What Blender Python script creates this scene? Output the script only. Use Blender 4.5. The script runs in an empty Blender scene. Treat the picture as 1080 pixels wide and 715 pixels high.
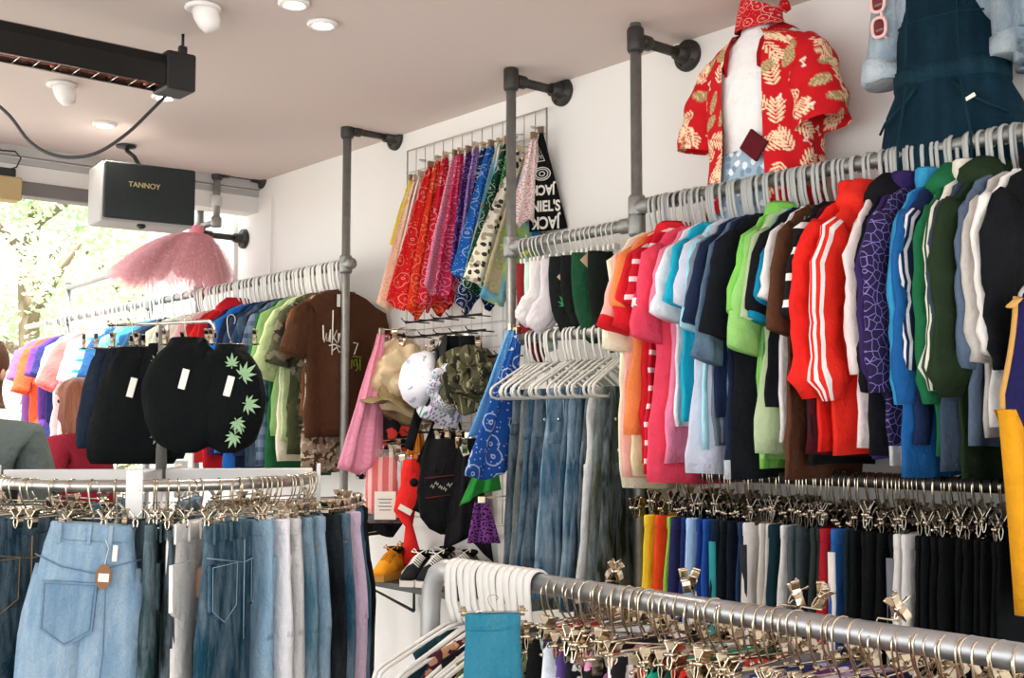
import bpy, math, random
import numpy as np
from mathutils import Vector, Matrix, noise

scene = bpy.context.scene
COL = scene.collection
PI = math.pi
rnd = random.Random(7)

# ------------------------------------------------------------------ camera model (1080 x 715 frame)
HC = 1.55
FPX, CX, CY = 1247.0, 540.0, 357.5
TH, TILT = math.radians(40.0), math.radians(4.25)
RT = Vector((math.cos(TH), -math.sin(TH), 0))
F0 = Vector((math.sin(TH), math.cos(TH), 0))
FW = F0 * math.cos(TILT) + Vector((0, 0, 1)) * math.sin(TILT)
UP = -F0 * math.sin(TILT) + Vector((0, 0, 1)) * math.cos(TILT)
CAM = Vector((0, 0, HC))

def ray(px, py):
    return FW * FPX + RT * (px - CX) - UP * (py - CY)
def onX(px, py, X):
    d = ray(px, py); return CAM + d * (X / d.x)
def onY(px, py, Y):
    d = ray(px, py); return CAM + d * (Y / d.y)
def onZ(px, py, Zv):
    d = ray(px, py); return CAM + d * ((Zv - HC) / d.z)
def atD(px, py, depth):
    d = ray(px, py); return CAM + d * (depth / d.dot(F0))

W, R = 3.285, 3.0            # right wall plane, pipe rack plane
CEIL = HC + 1.44
D = 6.25                     # inside face of the shopfront lintel

# ------------------------------------------------------------------ scene helpers
def thing(name, label, cat, loc=(0, 0, 0), rz=0.0, group=None):
    o = bpy.data.objects.new(name, None); COL.objects.link(o)
    o.location = loc; o.rotation_euler = (0, 0, rz); o.empty_display_size = 0.05
    o['label'] = label; o['category'] = cat
    if group: o['group'] = group
    return o
def tag(o, label, cat, group=None, kind=None):
    o['label'] = label; o['category'] = cat
    if group: o['group'] = group
    if kind: o['kind'] = kind
    return o
def structure(o, label, cat):
    o['label'] = label; o['category'] = cat; o['kind'] = 'structure'
    return o
def dup(src, loc, rz=None, parent=None, label=None, group=None, name=None):
    r = src.copy(); COL.objects.link(r); r.location = loc
    if rz is not None: r.rotation_euler = (0, 0, rz)
    if label: r['label'] = label
    if group: r['group'] = group
    for ch in list(src.children):
        c = ch.copy(); COL.objects.link(c); c.parent = r
        for g in ch.children:
            d = g.copy(); COL.objects.link(d); d.parent = c
    return r

class MB:
    """collects shapes for one mesh"""
    def __init__(s): s.v = []; s.f = []; s.m = []; s.sm = []
    def add(s, vs, fs, mi=0, smooth=True):
        b = len(s.v); s.v.extend([tuple(v) for v in vs])
        for k, f in enumerate(fs):
            s.f.append(tuple(b + i for i in f)); s.m.append(mi[k] if isinstance(mi, list) else mi); s.sm.append(smooth)
        return s
    def loft(s, rings, caps=True, mi=0, mfun=None, closed=True, loop=False, smooth=True):
        n = len(rings[0]); vs = [p for r in rings for p in r]; fs = []; ms = []
        nr = len(rings)
        for i in range(nr if loop else nr - 1):
            i2 = (i + 1) % nr
            for j in range(n if closed else n - 1):
                j2 = (j + 1) % n
                fs.append((i * n + j, i * n + j2, i2 * n + j2, i2 * n + j)); ms.append(mfun(i, j) if mfun else mi)
        if caps and closed and not loop:
            fs.append(tuple(range(n))[::-1]); ms.append(ms[0])
            fs.append(tuple((nr - 1) * n + j for j in range(n))); ms.append(ms[-2])
        return s.add(vs, fs, ms, smooth)
    def tube(s, pts, r, n=8, closed=False, side=None, ry=None, caps=True, mi=0):
        pts = [Vector(p) for p in pts]; m = len(pts); rings = []
        prev = None
        for i in range(m):
            if closed: t = pts[(i + 1) % m] - pts[i - 1]
            elif i == 0: t = pts[1] - pts[0]
            elif i == m - 1: t = pts[-1] - pts[-2]
            else: t = pts[i + 1] - pts[i - 1]
            t.normalize()
            if side is not None: a = Vector(side)
            elif prev is not None: a = prev
            else: a = Vector((0, 0, 1)) if abs(t.z) < .9 else Vector((1, 0, 0))
            a = (a - t * a.dot(t)).normalized(); b = t.cross(a); prev = a
            ra = r[i] if isinstance(r, (list, tuple)) else r
            rb = (ry[i] if isinstance(ry, (list, tuple)) else ry) if ry is not None else ra
            rings.append([pts[i] + a * (ra * math.cos(k * 2 * PI / n)) + b * (rb * math.sin(k * 2 * PI / n)) for k in range(n)])
        return s.loft(rings, caps=caps, loop=closed, mi=mi)
    def box(s, c, d, rot=None, mi=0, bev=0.0):
        hx, hy, hz = d[0] / 2, d[1] / 2, d[2] / 2
        c = Vector(c)
        if bev <= 0:
            vs = [Vector((x, y, z)) for x in (-hx, hx) for y in (-hy, hy) for z in (-hz, hz)]
            fs = [(0, 1, 3, 2), (4, 6, 7, 5), (0, 4, 5, 1), (2, 3, 7, 6), (0, 2, 6, 4), (1, 5, 7, 3)]
        else:
            b = min(bev, hx * .9, hy * .9, hz * .9); rings = []
            prof = [(hz, b), (hz - b * .3, b * .3), (hz - b, 0), (-hz + b, 0), (-hz + b * .3, b * .3), (-hz, b)]
            vs = []; fs = []
            for z, ins in prof:
                x, y = hx - ins, hy - ins; q = b * .6
                vs += [Vector(p + (z,)) for p in ((-x + q, -y), (x - q, -y), (x, -y + q), (x, y - q), (x - q, y), (-x + q, y), (-x, y - q), (-x, -y + q))]
            for i in range(5):
                for j in range(8):
                    fs.append((i * 8 + j, (i + 1) * 8 + j, (i + 1) * 8 + (j + 1) % 8, i * 8 + (j + 1) % 8))
            fs.append(tuple(range(8))); fs.append(tuple(range(47, 39, -1)))
        if rot is not None: vs = [rot @ v for v in vs]
        return s.add([v + c for v in vs], fs, mi, smooth=False)
    def lathe(s, prof, c=(0, 0, 0), axis=(0, 0, 1), n=24, mi=0, caps=True, fn=None):
        z = Vector(axis).normalized(); x = z.orthogonal().normalized(); y = z.cross(x); c = Vector(c); rings = []
        for (r, h) in prof:
            ring = []
            for k in range(n):
                a = 2 * PI * k / n; rr, hh = (fn(r, h, a) if fn else (r, h))
                ring.append(c + z * hh + x * (rr * math.cos(a)) + y * (rr * math.sin(a)))
            rings.append(ring)
        return s.loft(rings, caps=caps, mi=mi)
    def xf(s, M):
        s.v = [tuple(M @ Vector(v)) for v in s.v]; return s
    def mesh(s, name, mats):
        me = bpy.data.meshes.new(name); me.from_pydata(s.v, [], s.f); me.update()
        for m in (mats if isinstance(mats, (list, tuple)) else [mats]): me.materials.append(m)
        me.polygons.foreach_set('material_index', s.m); me.polygons.foreach_set('use_smooth', s.sm)
        return me
    def build(s, name, mats, parent=None, loc=None):
        o = bpy.data.objects.new(name, s.mesh(name, mats)); COL.objects.link(o)
        if parent is not None: o.parent = parent
        if loc is not None: o.location = loc
        return o

def obj(name, me, parent=None, loc=None):
    o = bpy.data.objects.new(name, me); COL.objects.link(o)
    if parent is not None: o.parent = parent
    if loc is not None: o.location = loc
    return o
def nz(x, y, z=0.0): return noise.noise(Vector((x, y, z)))
def arc(c, r, a0, a1, n, ax='xz'):
    out = []
    for i in range(n + 1):
        a = math.radians(a0 + (a1 - a0) * i / n); u, v = r * math.cos(a), r * math.sin(a)
        out.append((c[0] + u, c[1], c[2] + v) if ax == 'xz' else (c[0] + u, c[1] + v, c[2]))
    return out

# ------------------------------------------------------------------ materials
def lin(h):
    h = h.lstrip('#'); o = []
    for i in (0, 2, 4):
        c = int(h[i:i + 2], 16) / 255; o.append(c / 12.92 if c <= .04045 else ((c + .055) / 1.055) ** 2.4)
    return (o[0], o[1], o[2], 1.0)
class NT:
    def __init__(s, name):
        s.mat = bpy.data.materials.new(name); s.mat.use_nodes = True; s.t = s.mat.node_tree
        s.t.nodes.clear()
        s.out = s.n('ShaderNodeOutputMaterial'); s.b = s.n('ShaderNodeBsdfPrincipled')
        s.l(s.b.outputs[0], s.out.inputs[0])
    def n(s, t, **kw):
        nd = s.t.nodes.new(t)
        for k, v in kw.items():
            if k.startswith('i_'):
                key = k[2:]; nd.inputs[int(key) if key.isdigit() else key].default_value = v
            else: setattr(nd, k, v)
        return nd
    def l(s, a, b): s.t.links.new(a, b)
    def math(s, op, a, b=None, c=None):
        nd = s.n('ShaderNodeMath', operation=op)
        for i, x in enumerate((a, b, c)):
            if x is None: continue
            if isinstance(x, (int, float)): nd.inputs[i].default_value = x
            else: s.l(x, nd.inputs[i])
        return nd.outputs[0]
    def mix(s, fac, a, b):
        nd = s.n('ShaderNodeMix', data_type='RGBA')
        for k, x in ((0, fac), (6, a), (7, b)):
            if isinstance(x, (int, float)): nd.inputs[k].default_value = x
            elif isinstance(x, tuple): nd.inputs[k].default_value = x
            else: s.l(x, nd.inputs[k])
        return nd.outputs[2]
    def coord(s, kind='Object'):
        return s.n('ShaderNodeTexCoord').outputs[kind]
    def noise(s, vec, scale, detail=3, rough=.55):
        nd = s.n('ShaderNodeTexNoise'); nd.inputs['Scale'].default_value = scale; nd.inputs['Detail'].default_value = detail
        nd.inputs['Roughness'].default_value = rough; s.l(vec, nd.inputs['Vector']); return nd.outputs['Fac']
    def flat(s, vec, scale=1.0):
        sp = s.n('ShaderNodeSeparateXYZ'); s.l(vec, sp.inputs[0]); cb = s.n('ShaderNodeCombineXYZ')
        s.l(s.math('MULTIPLY', sp.outputs[0], scale), cb.inputs[0]); s.l(s.math('MULTIPLY', sp.outputs[2], scale), cb.inputs[1])
        return cb.outputs[0], sp
    def bump(s, h, strength=.3, dist=.01):
        nd = s.n('ShaderNodeBump'); nd.inputs['Strength'].default_value = strength; nd.inputs['Distance'].default_value = dist
        s.l(h, nd.inputs['Height']); s.l(nd.outputs[0], s.b.inputs['Normal'])
    def set(s, **kw):
        for k, v in kw.items(): s.b.inputs[k.replace('_', ' ')].default_value = v
_mc = {}
def fabric(h, var=.10, rough=.88, bump=.35):
    key = ('f', h, var, rough)
    if key in _mc: return _mc[key]
    t = NT('fabric_' + h.strip('#')); c = lin(h); v = t.coord()
    f = t.noise(v, 14, 4)
    dk = tuple(x * (1 - var * 1.5) for x in c[:3]) + (1,); lt = tuple(min(1, x * (1 + var) + .004) for x in c[:3]) + (1,)
    t.l(t.mix(f, dk, lt), t.b.inputs['Base Color'])
    t.set(Roughness=rough); t.b.inputs['Specular IOR Level'].default_value = .1
    wr = t.noise(v, 22, 3); fine = t.noise(v, 420, 1)
    t.bump(t.math('ADD', wr, t.math('MULTIPLY', fine, .06)), bump * 1.7, .022)
    _mc[key] = t.mat; return t.mat
def denim(h, fade='#9db4c4', amt=.35):
    key = ('d', h, fade, amt)
    if key in _mc: return _mc[key]
    t = NT('denim_' + h.strip('#')); v = t.coord()
    mp = t.n('ShaderNodeMapping'); mp.inputs['Scale'].default_value = (20, 20, 3.4); t.l(v, mp.inputs[0])
    f = t.noise(mp.outputs[0], 1.3, 5, .6)
    mp2 = t.n('ShaderNodeMapping'); mp2.inputs['Scale'].default_value = (500, 500, 160); t.l(v, mp2.inputs[0])
    w = t.noise(mp2.outputs[0], 1.0, 2)
    r = t.n('ShaderNodeMapRange', i_1=.40, i_2=.66, i_3=0.0, i_4=min(1, amt * 1.35)); t.l(f, r.inputs[0])
    c1 = t.mix(r.outputs[0], lin(h), lin(fade))
    c2 = t.mix(t.math('MULTIPLY', w, .6), c1, tuple(x * .4 for x in lin(h)[:3]) + (1,))
    t.l(c2, t.b.inputs['Base Color']); t.set(Roughness=.9); t.b.inputs['Specular IOR Level'].default_value = .1
    t.bump(t.math('ADD', t.noise(v, 26, 3), t.math('MULTIPLY', w, .12)), .7, .02)
    _mc[key] = t.mat; return t.mat
def printed(h, fg, kind, scale=20.0, fg2=None):
    key = ('p', h, fg, kind, scale, fg2)
    if key in _mc: return _mc[key]
    t = NT('print_' + kind + '_' + h.strip('#')); v = t.coord(); p, sp = t.flat(v, scale); fg2 = fg2 or fg
    base = lin(h)
    def vor(vec, sc, feature='F1'):
        nd = t.n('ShaderNodeTexVoronoi', voronoi_dimensions='2D', feature=feature); nd.inputs['Scale'].default_value = sc
        t.l(vec, nd.inputs['Vector']); return nd
    if kind == 'paisley':
        a = vor(p, 1.0); ring = t.math('GREATER_THAN', t.math('SINE', t.math('MULTIPLY', a.outputs['Distance'], 21)), .84)
        near = t.math('LESS_THAN', a.outputs['Distance'], .52); m1 = t.math('MULTIPLY', ring, near)
        b = vor(p, 3.4); m2 = t.math('LESS_THAN', b.outputs['Distance'], .11)
        k = t.math('MAXIMUM', m1, m2); c = t.mix(t.math('MULTIPLY', k, .62), base, lin(fg))
    elif kind == 'dots':
        a = vor(p, 1.0); c = t.mix(t.math('LESS_THAN', a.outputs['Distance'], .3), base, lin(fg))
    elif kind == 'floral':
        a = vor(p, 1.0); n_ = t.noise(p, 2.5, 2); d = t.math('ADD', a.outputs['Distance'], t.math('MULTIPLY', n_, .5))
        sel = t.n('ShaderNodeSeparateColor'); t.l(a.outputs['Color'], sel.inputs[0])
        c1 = t.mix(t.math('GREATER_THAN', sel.outputs[0], .5), lin(fg), lin(fg2))
        c = t.mix(t.math('LESS_THAN', d, .58), base, c1)
    elif kind == 'camo':
        n1 = t.noise(p, .8, 2); n2 = t.noise(p, 1.3, 2)
        c = t.mix(t.math('GREATER_THAN', n1, .52), base, lin(fg)); c = t.mix(t.math('GREATER_THAN', n2, .57), c, lin(fg2))
    elif kind == 'stripe':
        fr = t.math('FRACT', t.math('MULTIPLY', sp.outputs[2], scale)); c = t.mix(t.math('GREATER_THAN', fr, .72), base, lin(fg))
    elif kind == 'vstripe':
        fr = t.math('FRACT', t.math('MULTIPLY', sp.outputs[0], scale)); c = t.mix(t.math('GREATER_THAN', fr, .6), base, lin(fg))
    elif kind == 'check':
        a = t.math('GREATER_THAN', t.math('FRACT', t.math('MULTIPLY', sp.outputs[2], scale)), .6)
        b = t.math('GREATER_THAN', t.math('FRACT', t.math('MULTIPLY', sp.outputs[0], scale)), .6)
        c = t.mix(t.math('MULTIPLY', t.math('ADD', a, b), .5), base, lin(fg))
    elif kind == 'cell':
        a = vor(p, 1.0, 'DISTANCE_TO_EDGE'); c = t.mix(t.math('LESS_THAN', a.outputs['Distance'], .045), base, lin(fg))
    else:  # dye
        n1 = t.noise(p, .7, 3); r = t.n('ShaderNodeMapRange', i_1=.38, i_2=.62); t.l(n1, r.inputs[0]); c = t.mix(r.outputs[0], base, lin(fg))
        n2 = t.noise(p, 1.9, 2); c = t.mix(t.math('GREATER_THAN', n2, .62), c, lin(fg2))
    t.l(c, t.b.inputs['Base Color']); t.set(Roughness=.88); t.b.inputs['Specular IOR Level'].default_value = .2
    t.bump(t.noise(v, 24, 3), .3, .01)
    _mc[key] = t.mat; return t.mat
def plain(name, h, rough=.5, metal=0.0, var=0.0, scale=8, spec=.5, coat=0.0):
    t = NT(name); v = t.coord(); c = lin(h)
    if var:
        f = t.noise(v, scale, 4); t.l(t.mix(f, tuple(x * (1 - var) for x in c[:3]) + (1,), tuple(min(1, x * (1 + var)) for x in c[:3]) + (1,)), t.b.inputs['Base Color'])
        r = t.n('ShaderNodeMapRange', i_3=max(.05, rough - .12), i_4=min(1, rough + .12)); t.l(f, r.inputs[0]); t.l(r.outputs[0], t.b.inputs['Roughness'])
    else:
        t.b.inputs['Base Color'].default_value = c; t.set(Roughness=rough)
    t.set(Metallic=metal); t.b.inputs['Specular IOR Level'].default_value = spec; t.b.inputs['Coat Weight'].default_value = coat
    return t.mat
def emit(name, h, s):
    t = NT(name); t.b.inputs['Base Color'].default_value = lin(h); t.b.inputs['Emission Color'].default_value = lin(h)
    t.b.inputs['Emission Strength'].default_value = s; return t.mat
def painted(name):
    t = NT(name); a = t.n('ShaderNodeAttribute', attribute_name='Col'); t.l(a.outputs[0], t.b.inputs['Base Color'])
    t.set(Roughness=.85); t.b.inputs['Specular IOR Level'].default_value = .2; t.bump(t.noise(t.coord(), 24, 3), .3, .01); return t.mat
def glassy(name, h, alpha):
    t = NT(name); t.b.inputs['Base Color'].default_value = lin(h); t.set(Roughness=.12)
    tr = t.n('ShaderNodeBsdfTransparent'); mx = t.n('ShaderNodeMixShader'); mx.inputs[0].default_value = alpha
    t.l(tr.outputs[0], mx.inputs[1]); t.l(t.b.outputs[0], mx.inputs[2]); t.l(mx.outputs[0], t.out.inputs[0]); return t.mat

M_GALV = plain('galvanised_steel', '#8f8f8a', .5, .75, .35, 30)
M_DARKPIPE = plain('dark_shaded_steel', '#413e3a', .5, .6, .3, 25)  # dark wall arms; on the lower rail the shading is put into this colour
M_CHROME = plain('chrome', '#d8d4cc', .16, 1.0)
M_BRASSY = plain('nickel_clip', '#cdbfa8', .2, 1.0)
M_DARKMETAL = plain('blackened_metal', '#2a2622', .35, .7)
M_RUBBER = plain('black_rubber', '#0c0c0c', .6)
M_WPLAST = plain('white_plastic', '#d9d6cf', .4, 0, .04)
M_GPLAST = plain('grey_plastic', '#a9aaa6', .42, 0, .08)
M_TPLAST = plain('pale_grey_plastic', '#c9c6be', .42, 0, .06)
M_WALL = plain('white_wall_paint', '#ece8e2', .85, 0, .02, 2, spec=.2)
M_CEIL = plain('ceiling_paint', '#d9cbc5', .9, 0, .015, 2, spec=.15)
M_BLACKP = plain('black_casing', '#141716', .45, 0, .2, 12)
M_TAG = plain('card_tag', '#ece7da', .8, 0, .03)
M_KRAFT = plain('kraft_tag', '#8a6242', .85, 0, .08)
# ------------------------------------------------------------------ the room
def slab(name, lo, hi, m, label, cat):
    b = MB(); c = [(a + b_) / 2 for a, b_ in zip(lo, hi)]; d = [b_ - a for a, b_ in zip(lo, hi)]
    b.box(c, d); o = b.build(name, m); return structure(o, label, cat)
t = NT('floor_boards'); v = t.coord(); mp = t.n('ShaderNodeMapping'); mp.inputs['Scale'].default_value = (7, .6, 1); t.l(v, mp.inputs[0])
fb = t.noise(mp.outputs[0], 1.5, 4); t.l(t.mix(fb, lin('#8a8078'), lin('#b5aaa0')), t.b.inputs['Base Color']); t.set(Roughness=.5)
M_FLOOR = t.mat
M_PAVE = plain('pale_paving', '#b9b4aa', .9, 0, .1, 3)
slab('floor', (-4.0, -3.0, -.1), (W, D + .15, 0), M_FLOOR, 'pale grey board floor of the shop', 'floor')
slab('pavement_outside', (-30, D + .15, -.16), (30, 60, -.02), M_PAVE, 'pale pavement outside the shopfront', 'pavement')
slab('wall_right', (W, -3.0, 0), (W + .15, 7.85, CEIL), M_WALL, 'long white painted wall behind the pipe rails', 'wall')
slab('ceiling', (-4.0, -3.0, CEIL), (W, D + .15, CEIL + .12), M_CEIL, 'pale ceiling with lamps and heater', 'ceiling')
zl = onY(0, 190, D).z; zh = onY(97, 205, D).z
slab('wall_lintel', (-4.0, D, zl), (W, D + .15, CEIL), M_WALL, 'white lintel panel over the open shopfront', 'wall')
M_GTRIM = plain('grey_trim', '#b4b0ab', .7, 0, .04)
b = MB(); b.box(((-4 + W) / 2, D - .02, CEIL - .025), (W + 4, .04, .05)); b.box(((-4 + W) / 2, D - .008, CEIL - .075), (W + 4, .016, .03))
structure(b.build('trim_1', M_GTRIM), 'grey moulding where ceiling meets shopfront lintel', 'moulding')
b = MB(); b.box(((-4 + 2.6) / 2, D + .03, zl - .03), (2.6 + 4, .11, .075), bev=.01)
structure(b.build('trim_2', plain('grey_header', '#77746f', .6, 0, .08)), 'dark grey header bar under the lintel', 'trim')
b = MB(); b.box((W - .012, onX(249, 230, W).y, CEIL / 2 - .05), (.024, .05, CEIL - .12)); b.box((W - .008, onX(287, 230, W).y, CEIL / 2 - .05), (.016, .03, CEIL - .12))
structure(b.build('trim_3', M_WALL), 'slim white upright battens by the shopfront corner', 'trim')
b = MB(); b.box((W - .012, 2.0, .07), (.024, 8.4, .14)); structure(b.build('baseboard_right', M_WALL), 'white skirting along the right wall', 'baseboard')

# ------------------------------------------------------------------ ceiling fixtures
def heater():
    e = onZ(192, 84, HC + 1.27); x1, y = e.x + .02, e.y; x0 = x1 - 1.75
    root = thing('patio_heater', 'long black tubular infrared heater slung under the ceiling', 'heater', (x1, y, HC + 1.27))
    M = plain('heater_black', '#20201f', .35, .6, .2, 10); MR = plain('heater_reflector', '#b58c7a', .22, 1.0, .3, 14)
    b = MB(); prof = [(-.055, .03), (-.05, .062), (-.02, .075), (.02, .075), (.05, .062), (.055, .03), (.055, -.045), (.047, -.045), (.045, .02), (0, .055), (-.045, .02), (-.047, -.045), (-.055, -.045)]
    b.loft([[(x, p[0], p[1]) for p in prof] for x in (x0 - x1, -.10)], smooth=False); b.build('housing', M, root)
    b = MB(); b.loft([[(x, p[0], p[1]) for p in [(-.046, -.04), (-.04, .0), (-.02, .03), (0, .04), (.02, .03), (.04, .0), (.046, -.04), (.03, -.01), (0, .01), (-.03, -.01)]] for x in (x0 - x1 + .01, -.10)]); b.build('reflector', MR, root)
    b = MB(); b.tube([(x0 - x1 + .03, 0, -.028), (-.1, 0, -.028)], .013, 10)
    for k in range(5): b.tube([(-.15 - k * .33, 0, -.028), (-.163 - k * .33, 0, -.028)], .019, 10)
    b.build('heating_tube', plain('quartz_tube', '#9a4a38', .15, .2), root)
    b = MB()
    for k in range(24): b.tube([(-.14 - k * .067, -.05, -.046), (-.14 - k * .067, .05, -.046)], .0022, 5)
    b.tube([(x0 - x1 + .02, -.05, -.046), (-.1, -.05, -.046)], .003, 6); b.tube([(x0 - x1 + .02, .05, -.046), (-.1, .05, -.046)], .003, 6)
    b.build('guard_grille', M_CHROME, root)
    b = MB(); b.box((-.05, 0, .012), (.11, .13, .14), bev=.008); b.build('end_cap', plain('heater_endcap', '#0d0e0e', .5), root)
    b = MB(); b.box((-.02, 0, .1), (.03, .02, .05), bev=.004); b.tube([(-.02, 0, .12), (-.02, 0, CEIL - HC - 1.27)], .006, 6); b.build('bracket', M_BLACKP, root)
    b = MB(); b.tube([(-1.3, 0, .07), (-1.3, 0, CEIL - HC - 1.27)], .006, 6); b.build('bracket', M_BLACKP, root)
heater()
def cable():
    pts = [(-60, 50, 4.3), (-20, 95, 4.3), (10, 122, 4.3), (30, 148, 4.3), (52, 162, 4.3), (78, 166, 4.3), (105, 160, 4.3), (135, 140, 4.35), (158, 118, 4.4), (176, 100, 4.45), (186, 92, 4.5)]
    P = [atD(x, y, d) for x, y, d in pts]; sm = []
    for i in range(len(P) - 1):
        p0, p1, p2, p3 = P[max(0, i - 1)], P[i], P[i + 1], P[min(len(P) - 1, i + 2)]
        for k in range(5):
            u = k / 5; sm.append(.5 * ((2 * p1) + (p2 - p0) * u + (2 * p0 - 5 * p1 + 4 * p2 - p3) * u * u + (3 * p1 - p0 - 3 * p2 + p3) * u ** 3))
    b = MB(); b.tube(sm + [P[-1]], .0065, 8); tag(b.build('power_cord', plain('dark_cable', '#3c3d3b', .6)), 'dark cable sagging in a loop from the ceiling heater', 'cord')
cable()
M_FIX = plain('white_fitting', '#efeae4', .4); M_LAMP = emit('lamp_glow', '#fff4e4', 14)
def downlight(px, py, r, lab, tilt=False):
    p = onZ(px, py, CEIL)
    root = thing('ceiling_downlight', lab, 'light', (p.x, p.y, CEIL), 0, 'lamps set in the ceiling')
    b = MB(); b.lathe([(r * .62, -.001), (r * .62, -.012), (r * .8, -.016), (r, -.010), (r, -.001)], n=28); b.build('bezel', M_FIX, root)
    b = MB(); b.lathe([(0.001, -.006), (r * .6, -.005), (r * .6, -.003)], n=24); b.build('lamp_glass', M_LAMP, root)
    l = bpy.data.lights.new('downlight_beam', 'SPOT'); l.energy = 30; l.spot_size = 2.2; l.spot_blend = .8; l.shadow_soft_size = .05; l.color = (1, .93, .84)
    lo = bpy.data.objects.new('downlight_beam', l); COL.objects.link(lo); lo.location = (p.x, p.y, CEIL - .03)
downlight(340, 24, .055, 'round glowing ceiling downlight nearest the pipe arms')
downlight(173, 101, .055, 'glowing ceiling downlight just below the heater end')
downlight(110, 130, .055, 'round ceiling downlight between heater and speaker')
downlight(310, 2, .055, 'ceiling downlight cut by the top edge of the photo')
def eyeball(px, py, lab):
    p = onZ(px, py, CEIL); root = thing('eyeball_spotlight', lab, 'light', (p.x, p.y, CEIL), 0, 'white eyeball spots')
    b = MB(); b.lathe([(.035, -.001), (.06, -.002), (.062, -.012), (.05, -.016), (.038, -.012)], n=28); b.build('bezel', M_FIX, root)
    b = MB(); b.lathe([(.04, .0), (.044, .03), (.04, .06), (.028, .085), (.001, .09)], c=(0, 0, -.005), axis=(.35, -.25, -1), n=24); b.build('lamp_head', M_FIX, root)
eyeball(65, 88, 'white eyeball spotlight on ceiling under the heater middle')
eyeball(214, 6, 'white eyeball spotlight on ceiling above the heater end')

# speaker
def speaker():
    p = atD(150, 209, 5.75); w, h, d = .45, .285, .26
    root = thing('loudspeaker', 'large dark grey box loudspeaker hung below the ceiling', 'speaker', (p.x, p.y, p.z), math.radians(-6))
    M = plain('speaker_cabinet', '#a9a5a2', .6, 0, .06); MG = plain('speaker_grille', '#1d2422', .8, 0, .12, 60)
    b = MB(); b.box((0, .02, 0), (w, d - .03, h), bev=.012); b.build('cabinet', M, root)
    b = MB(); b.box((0.002, -d / 2 + .012, 0.004), (w - .012, .03, h - .012), bev=.008); b.build('grille', MG, root)
    b = MB(); b.lathe([(.001, 0), (.02, 0), (.022, -.012), (.012, -.02), (.001, -.02)], c=(-.02, -.06, -h / 2), n=16); b.build('foot', M_BLACKP, root)
    cu = bpy.data.curves.new('badge_text', 'FONT'); cu.body = 'TANNOY'; cu.size = .036; cu.extrude = .0015; cu.align_x = 'CENTER'; cu.align_y = 'CENTER'
    to = bpy.data.objects.new('badge_text', cu); COL.objects.link(to); me = bpy.data.meshes.new_from_object(to); bpy.data.objects.remove(to)
    me.materials.append(plain('badge_gold', '#c9b98a', .35, .5)); o = obj('badge', me, root, (-.03, -d / 2 - .005, .035)); o.rotation_euler = (PI / 2, 0, 0)
    q = onZ(133, 153, CEIL); a = Vector((0.01, .03, h / 2 - .01)); inv = Matrix.Rotation(math.radians(6), 4, 'Z')
    top = inv @ (Vector((q.x, q.y, CEIL)) - p); b = MB()
    b.tube([top, top + Vector((.006, 0, -.03)), a.lerp(top, .5) + Vector((0, 0, .01)), a], .011, 10); b.lathe([(.03, 0), (.05, -.003), (.05, -.012), (.02, -.02)], c=top, n=20)
    b.build('ceiling_bracket', M_BLACKP, root)
speaker()
def corner_box():
    p = atD(4, 193, 5.9); root = thing('hanging_box', 'small tan box with black top hanging at the shopfront head', 'box', p)
    b = MB(); b.box((0, 0, -.03), (.15, .1, .12), bev=.008); b.build('body', plain('tan_box', '#b39a6c', .7, 0, .1), root)
    b = MB(); b.box((-.02, 0, .05), (.13, .09, .045), bev=.006); b.build('cap', M_BLACKP, root)
    b = MB(); b.tube([(.02, 0, .07), (.06, 0, .09), (.08, 0, .14), (.05, 0, .17), (-.02, 0, .165), (-.05, 0, .2)], .004, 6); b.tube([(-.03, 0, .06), (-.03, 0, CEIL - p.z)], .004, 6); b.build('wire', M_RUBBER, root)
corner_box()

# ------------------------------------------------------------------ pipe racks
PR = .0205
ZU, ZM, ZLO, ZB = HC + .775, HC + .715, HC + .345, HC - .155     # upper rail, sock rail, hanger rail, trouser rail
def yx(px, X=R): return onX(px, 450, X).y
Y3, Y2, Y1, YA, YB = yx(673.5), yx(539), yx(363), yx(224), yx(207)
YE = 1.18
def fitting(b, p, ax, L=.075, r=.031):
    a = Vector(ax).normalized() * (L / 2); p = Vector(p); b.tube([p - a, p - a * .8, p + a * .8, p + a], [r * .86, r, r, r * .86], 14)
def post(root, y, z0, z1, m=None, X=R):
    b = MB(); b.tube([(X, y, z0), (X, y, z1)], PR, 14); b.tube([(X, y, z1), (X, y, z1 + .012)], PR * 1.15, 14); b.build('post', m or M_GALV, root)
def arm(root, y, z, m=None, X=R):
    b = MB(); b.tube([(X, y, z), (W - .02, y, z)], PR * .92, 12); fitting(b, (X, y, z), (0, 0, 1), .09); fitting(b, (X + .05, y, z), (1, 0, 0), .05, .027)
    a = b.build('wall_arm', m or M_DARKPIPE, root)
    b = MB(); b.lathe([(.027, .07), (.030, .03), (.034, .02), (.058, .018), (.060, .008), (.060, 0)], c=(W, y, z), axis=(-1, 0, 0), n=24)
    for k in range(4): b.lathe([(.007, .024), (.007, .018)], c=(W, y + .044 * math.cos(k * PI / 2 + .7), z + .044 * math.sin(k * PI / 2 + .7)), axis=(-1, 0, 0), n=8)
    b.build('wall_flange', m or M_DARKPIPE, a)
def rail(root, y0, y1, z, m=None, X=R, name='rail'):
    b = MB(); b.tube([(X, y0, z), (X, y1, z)], PR, 16); return b.build(name, m or M_GALV, root)
rackR = thing('pipe_garment_rack', 'scaffold pipe clothes rack along the right half of the wall', 'rack', (0, 0, 0))
z3 = onX(671, 42, R).z; z2 = onX(539, 84, R).z; z1 = onX(365, 137, R).z
for (y, z) in ((Y3, z3), (Y2, z2), (YE, z3)):
    post(rackR, y, 0, z + .06); arm(rackR, y, z)
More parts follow.
